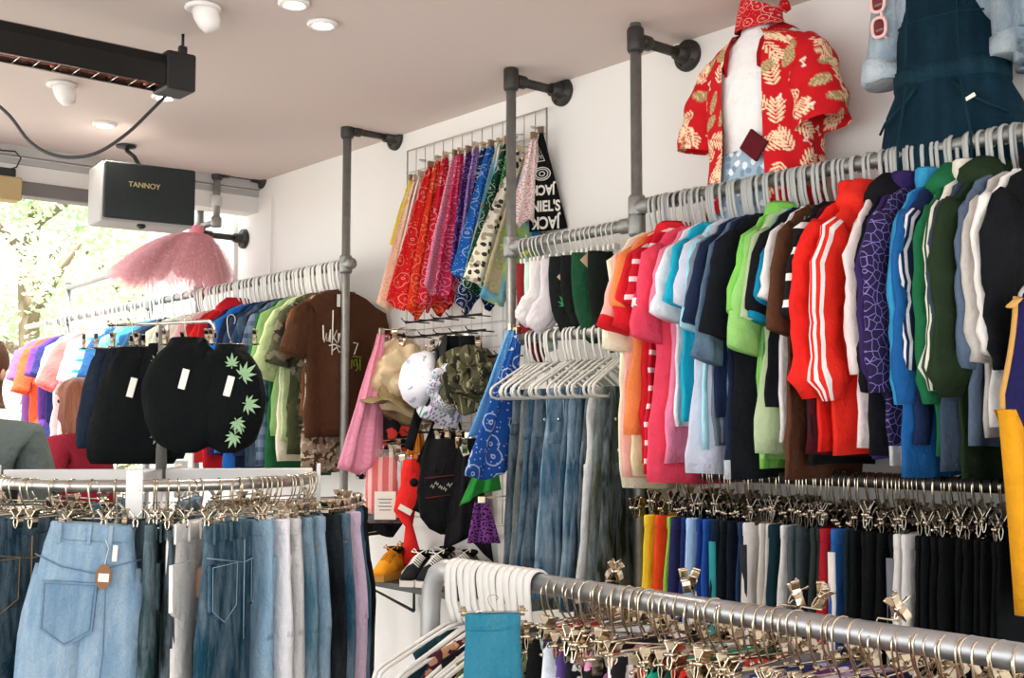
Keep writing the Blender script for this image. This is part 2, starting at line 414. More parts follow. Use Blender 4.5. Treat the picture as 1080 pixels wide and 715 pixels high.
rail(rackR, YE, Y3, ZU); rail(rackR, Y3, Y2, ZM); rail(rackR, Y3, Y2, ZLO); rail(rackR, 1.44, Y3, ZB, M_DARKPIPE)  # trouser rail drawn darker than the others, shade painted into its pipe colour
b = MB(); b.tube([(R, 1.44, 0), (R, 1.44, ZB)], PR, 14); b.build('post', M_DARKPIPE, rackR)
def tee(root, y, z, dy=0, m=None):
    b = MB(); fitting(b, (R, y, z), (0, 0, 1), .085)
    if dy: fitting(b, (R, y + dy, z), (0, 1, 0), .06, .028)
    b.build('pipe_fitting', m or M_GALV, root)
def foot(root, y):
    b = MB(); b.lathe([(.06, 0), (.06, .01), (.03, .014), (.028, .04)], c=(R, y, 0), n=20); b.build('floor_flange', M_DARKPIPE, root)
for y, z, dy in ((Y3, ZU, -.04), (Y3, ZM, .05), (Y3, ZLO, .05), (Y2, ZM, -.04), (Y2, ZLO, -.04), (YE, ZU, .04)): tee(rackR, y, z, dy)
tee(rackR, Y3, ZB, -.05, M_DARKPIPE); tee(rackR, 1.44, ZB, .05, M_DARKPIPE)
for y in (Y3, Y2, YE, 1.44): foot(rackR, y)

rackL = thing('pipe_garment_rack', 'scaffold pipe clothes rack on the left running out through the shopfront', 'rack', (0, 0, 0))
YO1, YO2 = yx(155), yx(68)
post(rackL, Y1, 0, z1 + .05); arm(rackL, Y1, z1)
zA = onX(222, 184, R).z; zBa = onX(210, 247, R).z
post(rackL, YA, onX(222, 240, R).z, zA + .01); arm(rackL, YA, zA)
post(rackL, YB, 0, onX(208, 214, R).z); arm(rackL, YB, zBa)
for zz in (onX(222, 214, R).z, onX(222, 236, R).z):
    b = MB(); b.tube([(R, YA, zz), (R, YB, zz)], PR * .9, 12); fitting(b, (R, YA, zz), (0, 0, 1), .06); fitting(b, (R, YB, zz), (0, 0, 1), .06); b.build('cross_pipe', M_TPLAST if zz > 2.8 else M_GALV, rackL)
rail(rackL, Y1 - .03, YO2 + .9, ZU)
post(rackL, YO1, 0, ZU + .25); post(rackL, YO2, 0, HC + 1.03)
b = MB(); b.tube([(R, YO2, HC + 1.0), (R, YO2 - 1.0, HC + 1.02)], PR, 12); b.build('outer_top_bar', M_GALV, rackL)
for y in (Y1, YB, YO1, YO2): tee(rackL, y, ZU, -.03 if y == Y1 else 0); foot(rackL, y)

# outdoor lattice panel against the outer wall
b = MB(); yl0, yl1 = yx(200, W - .03), yx(165, W - .03); zl0, zl1 = HC + .45, HC + .95
for k in range(9): y = yl0 + (yl1 - yl0) * k / 8; b.tube([(W - .03, y, zl0), (W - .03, y, zl1)], .008, 6)
for k in range(5): z = zl0 + (zl1 - zl0) * k / 4; b.tube([(W - .022, yl0, z), (W - .022, yl1, z)], .008, 6)
tag(b.build('trellis_panel', M_WPLAST), 'white lattice panel on the sunlit wall beyond the shopfront', 'panel')
# trees outside
def leaf_mat(h):
    t = NT('leaf_' + h.strip('#')); v = t.coord(); f = t.noise(v, 3, 2); c = lin(h)
    t.l(t.mix(f, tuple(x * .7 for x in c[:3]) + (1,), tuple(min(1, x * 1.3) for x in c[:3]) + (1,)), t.b.inputs['Base Color']); t.set(Roughness=.55)
    tl = t.n('ShaderNodeBsdfTranslucent'); tl.inputs[0].default_value = tuple(min(1, x * 1.4) for x in c[:3]) + (1,); mx = t.n('ShaderNodeMixShader'); mx.inputs[0].default_value = .4
    t.l(t.b.outputs[0], mx.inputs[1]); t.l(tl.outputs[0], mx.inputs[2]); t.l(mx.outputs[0], t.out.inputs[0]); return t.mat
M_LEAF = leaf_mat('#c3d3b4'); M_BARK = plain('bark', '#7a6a58', .95, 0, .2, 12)
def tree(c, rr, h, nleaf, seed, lab):
    q = random.Random(seed); root = thing('street_tree', lab, 'tree', c)
    b = MB(); b.tube([(0, 0, 0), (.05, .02, h * .35), (-.04, .05, h * .6), (.1, 0, h * .85)], [.16, .13, .1, .05], 10)
    for k in range(7):
        a = k * 2.4; z = h * (.35 + .07 * k); b.tube([(0, 0, z), (math.cos(a) * rr * .4, math.sin(a) * rr * .4, z + .5), (math.cos(a) * rr * .75, math.sin(a) * rr * .75, z + .8)], [.06, .04, .015], 6)
    b.build('trunk', M_BARK, root)
    b = MB(); cl = []
    for k in range(75):
        u = q.random() ** .5; a = q.random() * 2 * PI; z = q.uniform(.22, 1.05); w = math.sin(min(1, max(.12, z * 1.0)) * PI) ** .5
        cl.append((math.cos(a) * rr * u * w, math.sin(a) * rr * u * w, h * z, q.uniform(.3, .62)))
    for k in range(nleaf):
        x, y, z, r_ = q.choice(cl); d = Vector((q.gauss(0, 1), q.gauss(0, 1), q.gauss(0, 1))).normalized() * (r_ * q.random() ** .4)
        p = Vector((x, y, z)) + d; s = q.uniform(.03, .065); ax = Vector((q.gauss(0, 1), q.gauss(0, 1), q.gauss(0, .6))).normalized(); sd = ax.cross(Vector((q.random(), q.random(), q.random()))).normalized()
        n_ = ax.cross(sd)
        b.add([p - ax * s, p - ax * s * .2 + sd * s * .5 + n_ * s * .15, p + ax * s, p - ax * s * .2 - sd * s * .5 + n_ * s * .15], [(0, 1, 2, 3)], 0, False)
    b.build('crown', M_LEAF, root)
tree(tuple(Vector((atD(30, 400, 13).x, atD(30, 400, 13).y, 0))), 1.6, 5.4, 22000, 3, 'large pale green street tree filling the left of the open shopfront')
tree(tuple(Vector((atD(135, 400, 15).x, atD(135, 400, 15).y, 0))), 1.3, 5.0, 9000, 5, 'pale green street tree behind the pink tulle')
tree(tuple(Vector((atD(-60, 400, 17).x, atD(-60, 400, 17).y, 0))), 2.2, 6.2, 9000, 9, 'pale tree at the far left of the street')

# ------------------------------------------------------------------ world, sun, camera
w = bpy.data.worlds.new('sky'); scene.world = w; w.use_nodes = True
bg = w.node_tree.nodes['Background']; bg.inputs[0].default_value = (.93, .97, 1.0, 1); bg.inputs[1].default_value = 1.9
sl = bpy.data.lights.new('sun', 'SUN'); sl.energy = 8; sl.angle = .02; sl.color = (1, .96, .9)
so = bpy.data.objects.new('sun', sl); COL.objects.link(so); so.rotation_euler = Vector((.2, .5, -.85)).to_track_quat('-Z', 'Y').to_euler()
cam = bpy.data.cameras.new('camera'); cam.sensor_width = 36; cam.lens = FPX / 1080 * 36; cam.clip_end = 200
co = bpy.data.objects.new('camera', cam); COL.objects.link(co); co.location = CAM
co.matrix_world = Matrix(((RT.x, UP.x, -FW.x, 0), (RT.y, UP.y, -FW.y, 0), (RT.z, UP.z, -FW.z, HC), (0, 0, 0, 1)))
scene.camera = co
vs = scene.view_settings; scene.display_settings.display_device = 'sRGB'
vs.view_transform = 'Standard'; vs.look = 'None'; vs.gamma = 1; vs.exposure = 0.85; vs.use_curve_mapping = False
# ------------------------------------------------------------------ garment builders (local: x = width, y = thickness, z up, origin at the neck / waistband)
def shirt_body(L, hw, th, seed, fold=.011, flare=1.0, neck=.07, slope=.085):
    q = random.Random(seed); ph = [q.uniform(0, 6.28) for _ in range(5)]; kx = q.uniform(22, 34); sw = q.uniform(-.03, .03)
    zs = [(.0, neck), (-.012, neck + .03), (-.03, neck + .07), (-slope * .6, hw * .8), (-slope * .85, hw * .93), (-slope * 1.1, hw * .99), (-slope * 1.5, hw)]
    n = 12
    for i in range(1, n + 1):
        t = i / n; zs.append((-slope * 1.5 - (L - slope * 1.5) * t, hw * (1 - .1 * math.sin(PI * min(1, t * 1.3)) + (flare - 1) * t)))
    rings = []; N = 34
    for (z, w) in zs:
        t = min(1, -z / L); tt = th * (.55 + .45 * min(1, -z / .12)); ring = []
        for j in range(N):
            a = 2 * PI * j / N; ca, sa = math.cos(a), math.sin(a)
            x = w * (abs(ca) ** .8) * (1 if ca >= 0 else -1); y = tt * (abs(sa) ** .7) * (1 if sa >= 0 else -1)
            amp = fold * min(1, t * 2.2)
            y += amp * math.sin(kx * x + ph[0] + 1.8 * z) + amp * .6 * math.sin(kx * 1.9 * x + ph[1] - 2.5 * z) + .007 * nz(x * 9 + seed, z * 7, y * 20)
            x += .012 * nz(z * 6, seed * 1.7, y * 25) * t + sw * t * t + .004 * math.sin(z * 40 + ph[2]) * (1 if abs(ca) > .7 else 0)
            ring.append((x, y, z + .006 * math.sin(9 * x + ph[3]) * t))
        rings.append(ring)
    return rings
def short_sleeve(s, hw, th, seed, L=.2, rad=.074, out=.5):
    q = random.Random(seed + int(s * 3)); x0 = hw - .055; o = out * q.uniform(.75, 1.2)
    P = [Vector((s * x0, 0, -.105)), Vector((s * (x0 + .05 * o + .02), q.uniform(-.004, .004), -.135))]
    n = 6
    for i in range(1, n + 1):
        t = i / n; P.append(Vector((s * (x0 + .02 + .05 * o + L * t * .42 * o), q.uniform(-.006, .006), -.135 - L * t * .92)))
    return tube_rings(P, [rad * (.72 + .1 * min(1, i)) * (1 + .12 * i / len(P)) for i in range(len(P))], [th * (1.05 + .05 * i) for i in range(len(P))], seed, N=24, wr=.011)
def long_sleeve(s, hw, th, seed, L=.58, rad=.07, cuff=True, bulk=.005):
    q = random.Random(seed + int(s * 3)); x0 = hw - .05; P = []; ra = []; rb = []
    n = 16; bend = q.uniform(-.02, .025)
    for i in range(n + 1):
        t = i / n; P.append(Vector((s * (x0 + .055 * min(1, t * 4) + bend * math.sin(t * PI)), q.uniform(-.004, .004), -.10 - L * t)))
        r_ = rad * (1 - .25 * t) * (.8 if i == 0 else 1); bulge = bulk * math.exp(-((t - .87) / .075) ** 2)
        if cuff and t > .92: r_ *= .8
        ra.append(r_ + bulge); rb.append((th * 1.15 + .003) * (1 - .1 * t) + bulge * .7)
    return tube_rings(P, ra, rb, seed, N=24, wr=.011)
def tube_rings(P, ra, rb, seed, N=18, wr=.006):
    rings = []
    for i, p in enumerate(P):
        t = (P[min(i + 1, len(P) - 1)] - P[max(0, i - 1)]).normalized(); side = Vector((0, 1, 0)); a = t.cross(side).normalized()
        ring = []
        for j in range(N):
            g = 2 * PI * j / N; d = 1 + .05 * math.sin(3 * g + i * .35 + seed)
            v = p + a * (ra[i] * math.cos(g) * d) + side * (rb[i] * math.sin(g) * d)
            v += Vector((nz(v.x * 16, v.z * 16, seed), nz(v.z * 14, v.x * 14, seed + 9), 0)) * wr
            ring.append(v)
        rings.append(ring)
    return rings
def collar(kind, seed, nk=.07, th=.022):
    b = MB()
    if kind == 'crew':
        pts = [(nk * 1.04 * math.cos(a), .8 * th * math.sin(a), .004 - .018 * max(0, -math.sin(a)) - .01 * abs(math.cos(a))) for a in [2 * PI * k / 20 for k in range(20)]]
        b.tube(pts, .007, 8, closed=True)
    elif kind == 'polo':
        r0 = [(nk * 1.0 * math.cos(a), 1.1 * th * math.sin(a), .0) for a in [2 * PI * k / 18 for k in range(18)]]
        r1 = [(x * 1.05, y * 1.2, .03) for x, y, z in r0]; r2 = [(x * 1.35, y * 1.7, .018) for x, y, z in r0]; r3 = [(x * 1.6, y * 2.0, -.025) for x, y, z in r0]
        b.loft([r0, r1, r2, r3], caps=False)
    elif kind == 'stand':
        r0 = [(nk * 1.15 * math.cos(a), 1.3 * th * math.sin(a), -.015) for a in [2 * PI * k / 18 for k in range(18)]]
        rs = [r0] + [[(x * m, y * (m + .3), z) for x, y, _ in r0] for m, z in ((1.0, .02), (.95, .05), (.85, .055), (.8, .03))]
        b.loft(rs)
    elif kind == 'hood':
        rings = []
        for i in range(9):
            t = i / 8; w = .125 * math.sin(PI * (.12 + .82 * t)) ** .6; z = .055 - .15 * t; ring = []
            for j in range(18):
                a = 2 * PI * j / 18; x, y = w * math.cos(a), .052 * math.sin(a) * (.4 + math.sin(PI * t))
                d = 1 + .16 * nz(x * 22, z * 22, seed); ring.append((x * d, y * d + .012, z))
            rings.append(ring)
        b.loft(rings)
    return b
def make_shirt(name, label, cat, loc, rz, m, sl='short', cm=None, sm=None, hem=None, ck='crew', L=.68, hw=.205, th=.02, seed=0, group=None, stripe=None, slen=None, out=.5, band=None, flare=1.0, fold=.011, rad=None, far=True, bulk=.005):
    root = thing(name, label, cat, loc, rz, group)
    b = MB(); R_ = shirt_body(L, hw, th, seed, fold, flare); nr = len(R_)
    b.loft(R_, mfun=(lambda i, j: 1 if (band and i >= nr - 1 - band[1]) else 0)); b.build('body', [m, band[0]] if band else m, root)
    for s in ((-1, 1) if far else (-1,)):
        if sl == 'none': break
        b = MB()
        if sl == 'short':
            rr = short_sleeve(s, hw, th, seed, slen or .2, rad or .074, out); k = len(rr)
            b.loft(rr, mfun=(lambda i, j: 1 if (hem and i >= k - 2) else (2 if stripe and j % 3 == 1 else 0)))
        else:
            rr = long_sleeve(s, hw, th, seed, slen or .58, rad or .07, True, bulk); k = len(rr)
            # stripes run down the outer edge
            jo = 0 if s > 0 else 10
            outer = {11, 13, 15} if s < 0 else {0, 2, 22}
            b.loft(rr, mfun=(lambda i, j: 1 if (hem and i >= k - 3) else (2 if stripe and j in outer else 0)))
        b.build('sleeve', [sm or m, hem or m, stripe or m], root)
    if ck: collar(ck, seed).build('collar', cm or m, root)
    return root
def trousers_mesh(L=.95, ww=.19, hip=.215, leg=.105, th=.017, seed=0, gap=.0, taper=.75, curl=0.0):
    q = random.Random(seed); ph = q.uniform(0, 6); b = MB(); N = 26; cz = -.29
    def ring(cx, w, t_, z, n=N):
        out = []
        for j in range(n):
            a = 2 * PI * j / n; ca, sa = math.cos(a), math.sin(a); x = cx + w * (abs(ca) ** .75) * (1 if ca >= 0 else -1); y = t_ * (abs(sa) ** .7) * (1 if sa >= 0 else -1)
            y += .006 * math.sin(24 * x + ph + 3 * z) * min(1, -z * 3) + .006 * nz(x * 12, z * 8, seed); x += .006 * nz(z * 9, seed, y * 30)
            out.append((x, y + curl * z * z, z))
        return out
    top = []
    for i in range(7):
        t = i / 6; top.append(ring(0, ww + (hip - ww) * min(1, t * 1.2), th * (.8 + .35 * t - .28 * max(0, t - .6) / .4), cz * t))
    b.loft(top)
    for s in (-1, 1):
        rs = []
        for zz, kk, ww_ in ((-.10, .35, .7), (-.16, .75, .86), (-.22, 1.0, .97)): rs.append(ring(s * hip * .5, leg * ww_, th * kk, zz, 18))
        for i in range(9):
            t = i / 8; w = leg * (1 - (1 - taper) * t); rs.append(ring(s * (hip * .5 + gap * t - (leg - w) * .1), w, th * (1.15 - .1 * t), cz + .02 + (-L - cz) * t, 18))
        b.loft(rs)
    return b
def pocket(w, h, y, x, z, pointed=True, off=.0035):
    b = MB(); o = [(-w / 2, 0), (w / 2, 0), (w / 2 * .96, -h * .75), (0, -h), (-w / 2 * .96, -h * .75)] if pointed else [(-w / 2, 0), (w / 2, 0), (w / 2, -h), (-w / 2, -h)]
    n = len(o); f = [(x + u, y - off, z + v) for u, v in o]; k = [(x + u * 1.01, y + .006, z + v) for u, v in o]
    b.add(f + k, [tuple(range(n))[::-1]] + [(i, (i + 1) % n, n + (i + 1) % n, n + i) for i in range(n)], 0, False)
    return b
def make_trousers(name, label, cat, loc, rz, m, L=.95, seed=0, group=None, detail=2, stitch=None, ww=.19, hip=.215, leg=.105, th=.017, gap=0.0, taper=.78, stripe=None):
    root = thing(name, label, cat, loc, rz, group)
    trousers_mesh(L, ww, hip, leg, th, seed, gap, taper).build('legs', m, root)
    b = MB(); N = 26; rs = []
    for z in (.004, .0, -.034, -.038):
        g = .003 if -.036 < z < .002 else .0
        rs.append([((ww + g) * (abs(math.cos(a)) ** .75) * (1 if math.cos(a) >= 0 else -1), (th * .82 + g) * (abs(math.sin(a)) ** .7) * (1 if math.sin(a) >= 0 else -1), z) for a in [2 * PI * j / N for j in range(N)]])
    b.loft(rs); b.build('waistband', m, root)
    if stripe:
        for s in (-1, 1):
            b = MB(); b.tube([(s * (hip * (.93 if z > -.25 else .99) - .003 + gap * max(0, -z - .3)), 0, z) for z in (-.06, -.2, -.4, -.6, -.8, -L + .03)], .009, 8, side=(1, 0, 0), ry=.012); b.build('side_stripe', stripe, root)
    if detail >= 2:
        yf = -th * 1.0
        for s in (-1, 1): pocket(.135, .15, yf, s * .1, -.09).build('pocket', m, root)
        for x in (-.15, -.07, 0.0, .07, .15):
            b = MB(); b.box((x, -th * .9 - .004, -.017), (.011, .006, .05), bev=.002); b.build('belt_loop', m, root)
        if stitch:
            b = MB()
            for s in (-1, 1):
                o = [(s * .1 + u, yf - .0042, -.09 + v) for u, v in ((-.062, -.006), (.062, -.006), (.06, -.11), (0, -.144), (-.06, -.11))]
                b.tube(o, .0012, 5, closed=True); b.tube([(s * .19, yf - .003, -.07), (0, yf - .0035, -.10)], .0012, 5)
            b.tube([(0, yf - .003, -.04), (0, yf - .004, -.29)], .0016, 5); b.build('stitching', stitch, root)
    return root
def drape(L, fl, fr, tip=None, nu=15, nv=16, folds=3.0, amp=.012, th=.004, seed=0, top=.3):
    """a hanging cloth: fl/fr give left and right edges over t = 0..1, tip(u) trims the lower edge"""
    q = random.Random(seed); ph = q.uniform(0, 6); b = MB(); rings = []
    for i in range(nv + 1):
        t = i / nv; fp = []; bp = []
        for k in range(nu):
            u = k / (nu - 1); x = fl(t) + (fr(t) - fl(t)) * u; z = -L * t * (tip(u) if tip else 1.0)
            y = amp * (top + (1 - top) * t) * math.sin(2 * PI * folds * u + ph + 1.2 * t) + .4 * amp * math.sin(2 * PI * folds * 2.3 * u - ph) + .006 * nz(x * 10, z * 10, seed)
            e = min(1, 4 * min(u, 1 - u) + .15); fp.append((x, y - th * e, z)); bp.append((x, y + th * e, z))
        rings.append(fp + bp[::-1])
    b.loft(rings); return b
def oval_card(b, c, rx, rz, t=.0025, n=28):
    f_ = [(c[0] + rx * math.cos(2 * PI * k / n), c[1] - t / 2, c[2] + rz * math.sin(2 * PI * k / n)) for k in range(n)]; g_ = [(x, y + t, z) for x, y, z in f_]
    return b.loft([f_, g_], smooth=False)
def zig(*pts):
    def f(u):
        for (a, b_), (c, d) in zip(pts, pts[1:]):
            if a <= u <= c: return b_ + (d - b_) * (u - a) / max(1e-6, c - a)
        return pts[-1][1]
    return f

# ------------------------------------------------------------------ hangers
def hook_pts(r, drop, n=10):
    """hook over a rail centred at the origin (in the x-z plane) running down to -drop"""
    return [(-r * math.cos(math.radians(a)) * -1, 0, r * math.sin(math.radians(a))) for a in range(-50, 181, 23)][::1] + [(-r * .98, 0, -r * .6), (-r * .75, 0, -drop * .55), (-r * .3, 0, -drop * .82), (0, 0, -drop)]
def plastic_hanger_mesh(w=.205, drop=.10, r=.0255, tk=.0035, wd=.0065, arms=True, bar=True):
    b = MB(); b.tube(hook_pts(r, drop), tk, 8, side=(0, 1, 0), ry=None) if False else None
    pts = hook_pts(r, drop); b.tube(pts, wd, 8, side=(0, 1, 0), ry=tk)
    if arms:
        z0 = -drop
        for s in (-1, 1):
            P = [(0, 0, z0 + .004), (s * .03, 0, z0 - .004), (s * w * .9, 0, z0 - .085), (s * (w - .004), 0, z0 - .097), (s * w, 0, z0 - .112), (s * (w - .006), 0, z0 - .127), (s * (w - .03), 0, z0 - .134), (0, 0, z0 - .134)]
            b.tube(P if bar else P[:5], .0052, 8)
            b.tube([(s * .11, 0, z0 - .04), (s * .115, 0, z0 - .052), (s * .104, 0, z0 - .058)], .003, 6)
    return b
def wire_hanger_meshes(w=.16, drop=.10, r=.0235):
    b = MB(); b.tube(hook_pts(r, drop - .01), .0021, 7); b.tube([(0, 0, -drop + .012), (0, 0, -drop)], .005, 8)
    b.tube([(-w, 0, -drop), (w, 0, -drop)], .0027, 8); b.tube([(-w, 0, -drop), (-w - .003, 0, -drop)], .005, 8); b.tube([(w, 0, -drop), (w + .003, 0, -drop)], .005, 8)
    return b
def clip_mesh():
    b = MB(); prof = [(.017, .031), (.015, .026), (.007, .012), (.0045, 0), (.007, -.012), (.0045, -.027), (.0015, -.033)]
    for s in (-1, 1):
        o = []
        for (y, z) in prof: o.append([(-.011, s * y, z), (.011, s * y, z), (.011, s * (y - .0022), z), (-.011, s * (y - .0022), z)])
        b.loft(o, smooth=False)
        b.tube([(-.011, s * .0165, .031), (.011, s * .0165, .031)], .003, 7)
    b.tube([(-.013, 0, .002), (.013, 0, .002)], .006, 9)
    return b
ME_CLIP = clip_mesh().mesh('clip', M_BRASSY)
ME_WIRE = wire_hanger_meshes().mesh('wire', M_BRASSY)
b = MB(); b.box((0, 0, -.029), (.022, .011, .013), bev=.003); ME_PAD = b.mesh('clip_pad', M_RUBBER)
def clip_hanger(label, loc, rz, group, w=.16, drop=.10, pads=False, tilt=0.0):
    root = thing('clip_hanger', label, 'hanger', loc, rz, group); root.rotation_euler = (0, tilt, rz)
    obj('wire', ME_WIRE, root)
    for s in (-1, 1):
        c = obj('clip', ME_CLIP, root, (s * (w - .022), 0, -drop - .002))
        if pads: obj('clip_pad', ME_PAD, c)
    return root
# ------------------------------------------------------------------ upper right rail: shirts and jackets on grey hangers
ME_CLIPD = clip_mesh().mesh('clip', plain('dark_nickel', '#8d8578', .22, 1.0))
ME_HUP = plastic_hanger_mesh(.19, .115, .0255, .0035, .0062).mesh('plastic_hanger', M_GPLAST)
NECK = .112
f = fabric
# (photo x of the neck, label, category, sleeve, main colour/material, options)
W_ = '#f1eee6'
SH = [
 (676, 'cream long cotton top, leftmost garment on the upper right rail', 'top', 'short', f('#efe6c8'), dict(L=.98, hw=.19, slen=.3, rad=.07, out=.3)),
 (686, 'orange short-sleeved tee between the cream top and the pink ringer tee', 't-shirt', 'short', f('#f08a4e'), dict(L=.72, slen=.16, hw=.20)),
 (681, 'pale pink ringer tee with thick red sleeve hem', 't-shirt', 'short', f('#f3b3a6'), dict(L=.93, hem=f('#d8232b'), slen=.23, hw=.20, out=.6)),
 (690, 'pale yellow tall tee behind the red polo shirt', 't-shirt', 'short', f('#f0e2b4'), dict(L=.92, slen=.15, hw=.19)),
 (697, 'red polo shirt with collar, first bright red one on the upper right rail', 'polo shirt', 'short', f('#dc2430'), dict(L=.86, ck='polo', slen=.23)),
 (706, 'dark red tee with thin white stripes low on its body', 't-shirt', 'short', printed('#c4182c', '#f3d7d7', 'stripe', 17), dict(L=.9, slen=.15, hw=.19)),
 (711, 'crimson tee with white sleeve hem beside the red polo', 't-shirt', 'short', f('#d62a54'), dict(L=.92, hem=f(W_), slen=.17)),
 (717, 'hot pink tee with wide long sleeves', 't-shirt', 'short', f('#ee4a63'), dict(L=.95, slen=.27, hw=.195, out=.4)),
 (724, 'rose pink tee in front of the hot pink one', 't-shirt', 'short', f('#f08aa8'), dict(L=.86, slen=.18)),
 (732, 'white tee between the pink shirts and the turquoise tee', 't-shirt', 'short', f('#f4f0f1'), dict(L=.7, slen=.2)),
 (739, 'turquoise tee, first blue one on the upper right rail', 't-shirt', 'short', f('#1fb4d2'), dict(L=.68, slen=.16)),
 (757, 'very pale sky blue tee beside the turquoise tee', 't-shirt', 'short', f('#aee3ef'), dict(L=.84, slen=.25)),
 (762, 'pale lavender long tee with rounded hem', 't-shirt', 'short', f('#d3d6e6'), dict(L=.96, slen=.17, hw=.2)),
 (768, 'mid grey tee squeezed between lavender and navy tees', 't-shirt', 'short', f('#7d8894'), dict(L=.8, slen=.19)),
 (773, 'navy tee with a big boxy sleeve, beside the grey tee', 't-shirt', 'short', f('#232f4b'), dict(L=.66, slen=.24, out=.5)),
 (779, 'slate blue denim shirt with rolled sleeve', 'shirt', 'short', denim('#56708c'), dict(L=.82, slen=.36, rad=.07)),
 (787, 'dark navy tee with white bands near its hem', 't-shirt', 'short', f('#1c2740'), dict(L=.97, slen=.2, band=(f('#c9ced4'), 1))),
 (798, 'black tee with large square sleeve beside the lime polo', 't-shirt', 'short', f('#17191f'), dict(L=.98, slen=.28, out=.6, rad=.08)),
 (813, 'lime green polo shirt with collar', 'polo shirt', 'short', f('#84d05c'), dict(L=.93, ck='polo', slen=.22)),
 (822, 'soft apple green tee next to the lime polo', 't-shirt', 'short', f('#9bd678'), dict(L=.88, slen=.33, rad=.075)),
 (826, 'pale sage green tee right of the apple green one', 't-shirt', 'short', f('#bccfa2'), dict(L=.85, slen=.24, out=.5)),
 (829, 'teal blue tee with straight narrow sleeve', 't-shirt', 'short', f('#148fb6'), dict(L=.6, slen=.24, rad=.06)),
 (836, 'plain black tee between teal and white tees', 't-shirt', 'short', f('#15161b'), dict(L=.6, slen=.22, rad=.07)),
 (843, 'white tee beside the brown tee', 't-shirt', 'short', f('#f4f1ec'), dict(L=.78, slen=.18)),
 (851, 'chocolate brown tee with deep sleeve', 't-shirt', 'short', f('#5d3a28'), dict(L=.96, slen=.28, out=.5, rad=.075)),
 (868, 'black sports jersey with white striped sleeve bands', 'jersey', 'short', f('#17171a'), dict(L=.9, slen=.24, sm=printed('#17171a', '#f4f2ee', 'stripe', 13))),
 (876, 'dark maroon tee behind the red track jackets', 't-shirt', 'long', f('#48151c'), dict(L=.85, slen=.5, rad=.055)),
 (888, 'bright red track jacket with bulky cuffs, left of the striped one', 'jacket', 'long', f('#ea2a22'), dict(L=.82, ck='stand', slen=.57, rad=.075, hw=.20, bulk=.03)),
 (905, 'bright red track jacket with three white sleeve stripes', 'jacket', 'long', f('#ec3124'), dict(L=.84, ck='hood', slen=.58, rad=.072, stripe=f('#f5f0ea'), bulk=.032)),
 (924, 'white zip top with a thin pink edge beside the red jackets', 'jacket', 'long', f('#f2e3e0'), dict(L=.8, slen=.5, rad=.05)),
 (934, 'black sweatshirt between the white zip top and purple fleece', 'sweatshirt', 'long', f('#131418'), dict(L=.84, ck='hood', slen=.56, rad=.06)),
 (943, 'plain dark purple fleece top beside the scribble print jacket', 'fleece', 'long', f('#37265c'), dict(L=.86, ck='stand', slen=.55, rad=.06)),
 (952, 'dark purple jacket with scribbled line print', 'jacket', 'long', printed('#2a2044', '#8878b8', 'cell', 44), dict(L=.88, slen=.56, rad=.08, band=(f('#e9e5e0'), 1))),
 (967, 'sky blue zip jacket with stand collar', 'jacket', 'long', f('#3b9bcb'), dict(L=.84, ck='stand', slen=.6, rad=.06)),
 (978, 'royal blue sweatshirt with long hanging body', 'sweatshirt', 'long', f('#1f5f9e'), dict(L=.93, slen=.6, rad=.07)),
 (988, 'navy jacket with white shoulder panel', 'jacket', 'long', f('#1e2c50'), dict(L=.8, slen=.5, rad=.055, stripe=f('#eceaf0'))),
 (998, 'bottle green hooded top left of the cream track jacket', 'hoodie', 'long', f('#1f6b42'), dict(L=.84, ck='hood', slen=.6, rad=.065)),
 (1011, 'cream track jacket with dark green sleeve stripes and gathered cuff', 'jacket', 'long', f('#eee9d8'), dict(L=.8, ck='stand', slen=.56, rad=.072, stripe=f('#2d5138'), bulk=.034)),
 (1022, 'slate blue-grey sweatshirt left of the dark olive one', 'sweatshirt', 'long', f('#3d4b5c'), dict(L=.9, slen=.55, rad=.075)),
 (1038, 'dark olive sweatshirt with bulky gathered cuff', 'sweatshirt', 'long', f('#24331f'), dict(L=.93, ck='hood', slen=.58, rad=.085, hw=.20, bulk=.035)),
 (1050, 'faded steel blue jacket beside the beige top', 'jacket', 'long', f('#5b6b80'), dict(L=.8, slen=.5, rad=.06)),
 (1062, 'light beige grey knitted top', 'jumper', 'long', f('#c9c2ba'), dict(L=.75, slen=.48, rad=.075)),
 (1076, 'off-white sweatshirt near the right edge of the photo', 'sweatshirt', 'long', f('#efebe4'), dict(L=.72, slen=.46, rad=.085)),
 (1082, 'black jacket behind the navy singlet at the right edge', 'jacket', 'long', f('#111316'), dict(L=.8, ck='stand', slen=.5, rad=.08)),
]
SHX = 22
HL = 'grey plastic hanger hooked over the long upper right rail'
for i, (px, lab, cat, sl, m, o) in enumerate(SH):
    o = dict(o); y = yx(px + SHX); zr = ZU if y < Y3 - .02 else ZM
    rz = math.radians(rnd.uniform(-7, 5))
    o['L'] = o['L'] - max(0, o['L'] - .6) * (.30 if i < 9 else .42)
    if sl == 'long': o['slen'] = o.get('slen', .55) * .84
    o.setdefault('hw', .19); o.setdefault('th', .017); o.setdefault('ck', 'crew')
    nm = cat.replace('-', '_').replace(' ', '_')
    sx = rnd.uniform(-.012, .012)
    make_shirt(nm, lab, cat, (R + sx, y, zr - NECK), rz, m, sl=sl, seed=100 + i, group='shirts and jackets on the upper right rail', **o)
    h = tag(obj('plastic_hanger', ME_HUP, None, (R + sx, y, zr)), HL if zr == ZU else 'pale hanger hooked over the short sock rail', 'hanger', 'grey hangers on the upper right rail')
    h.rotation_euler = (0, 0, rz)
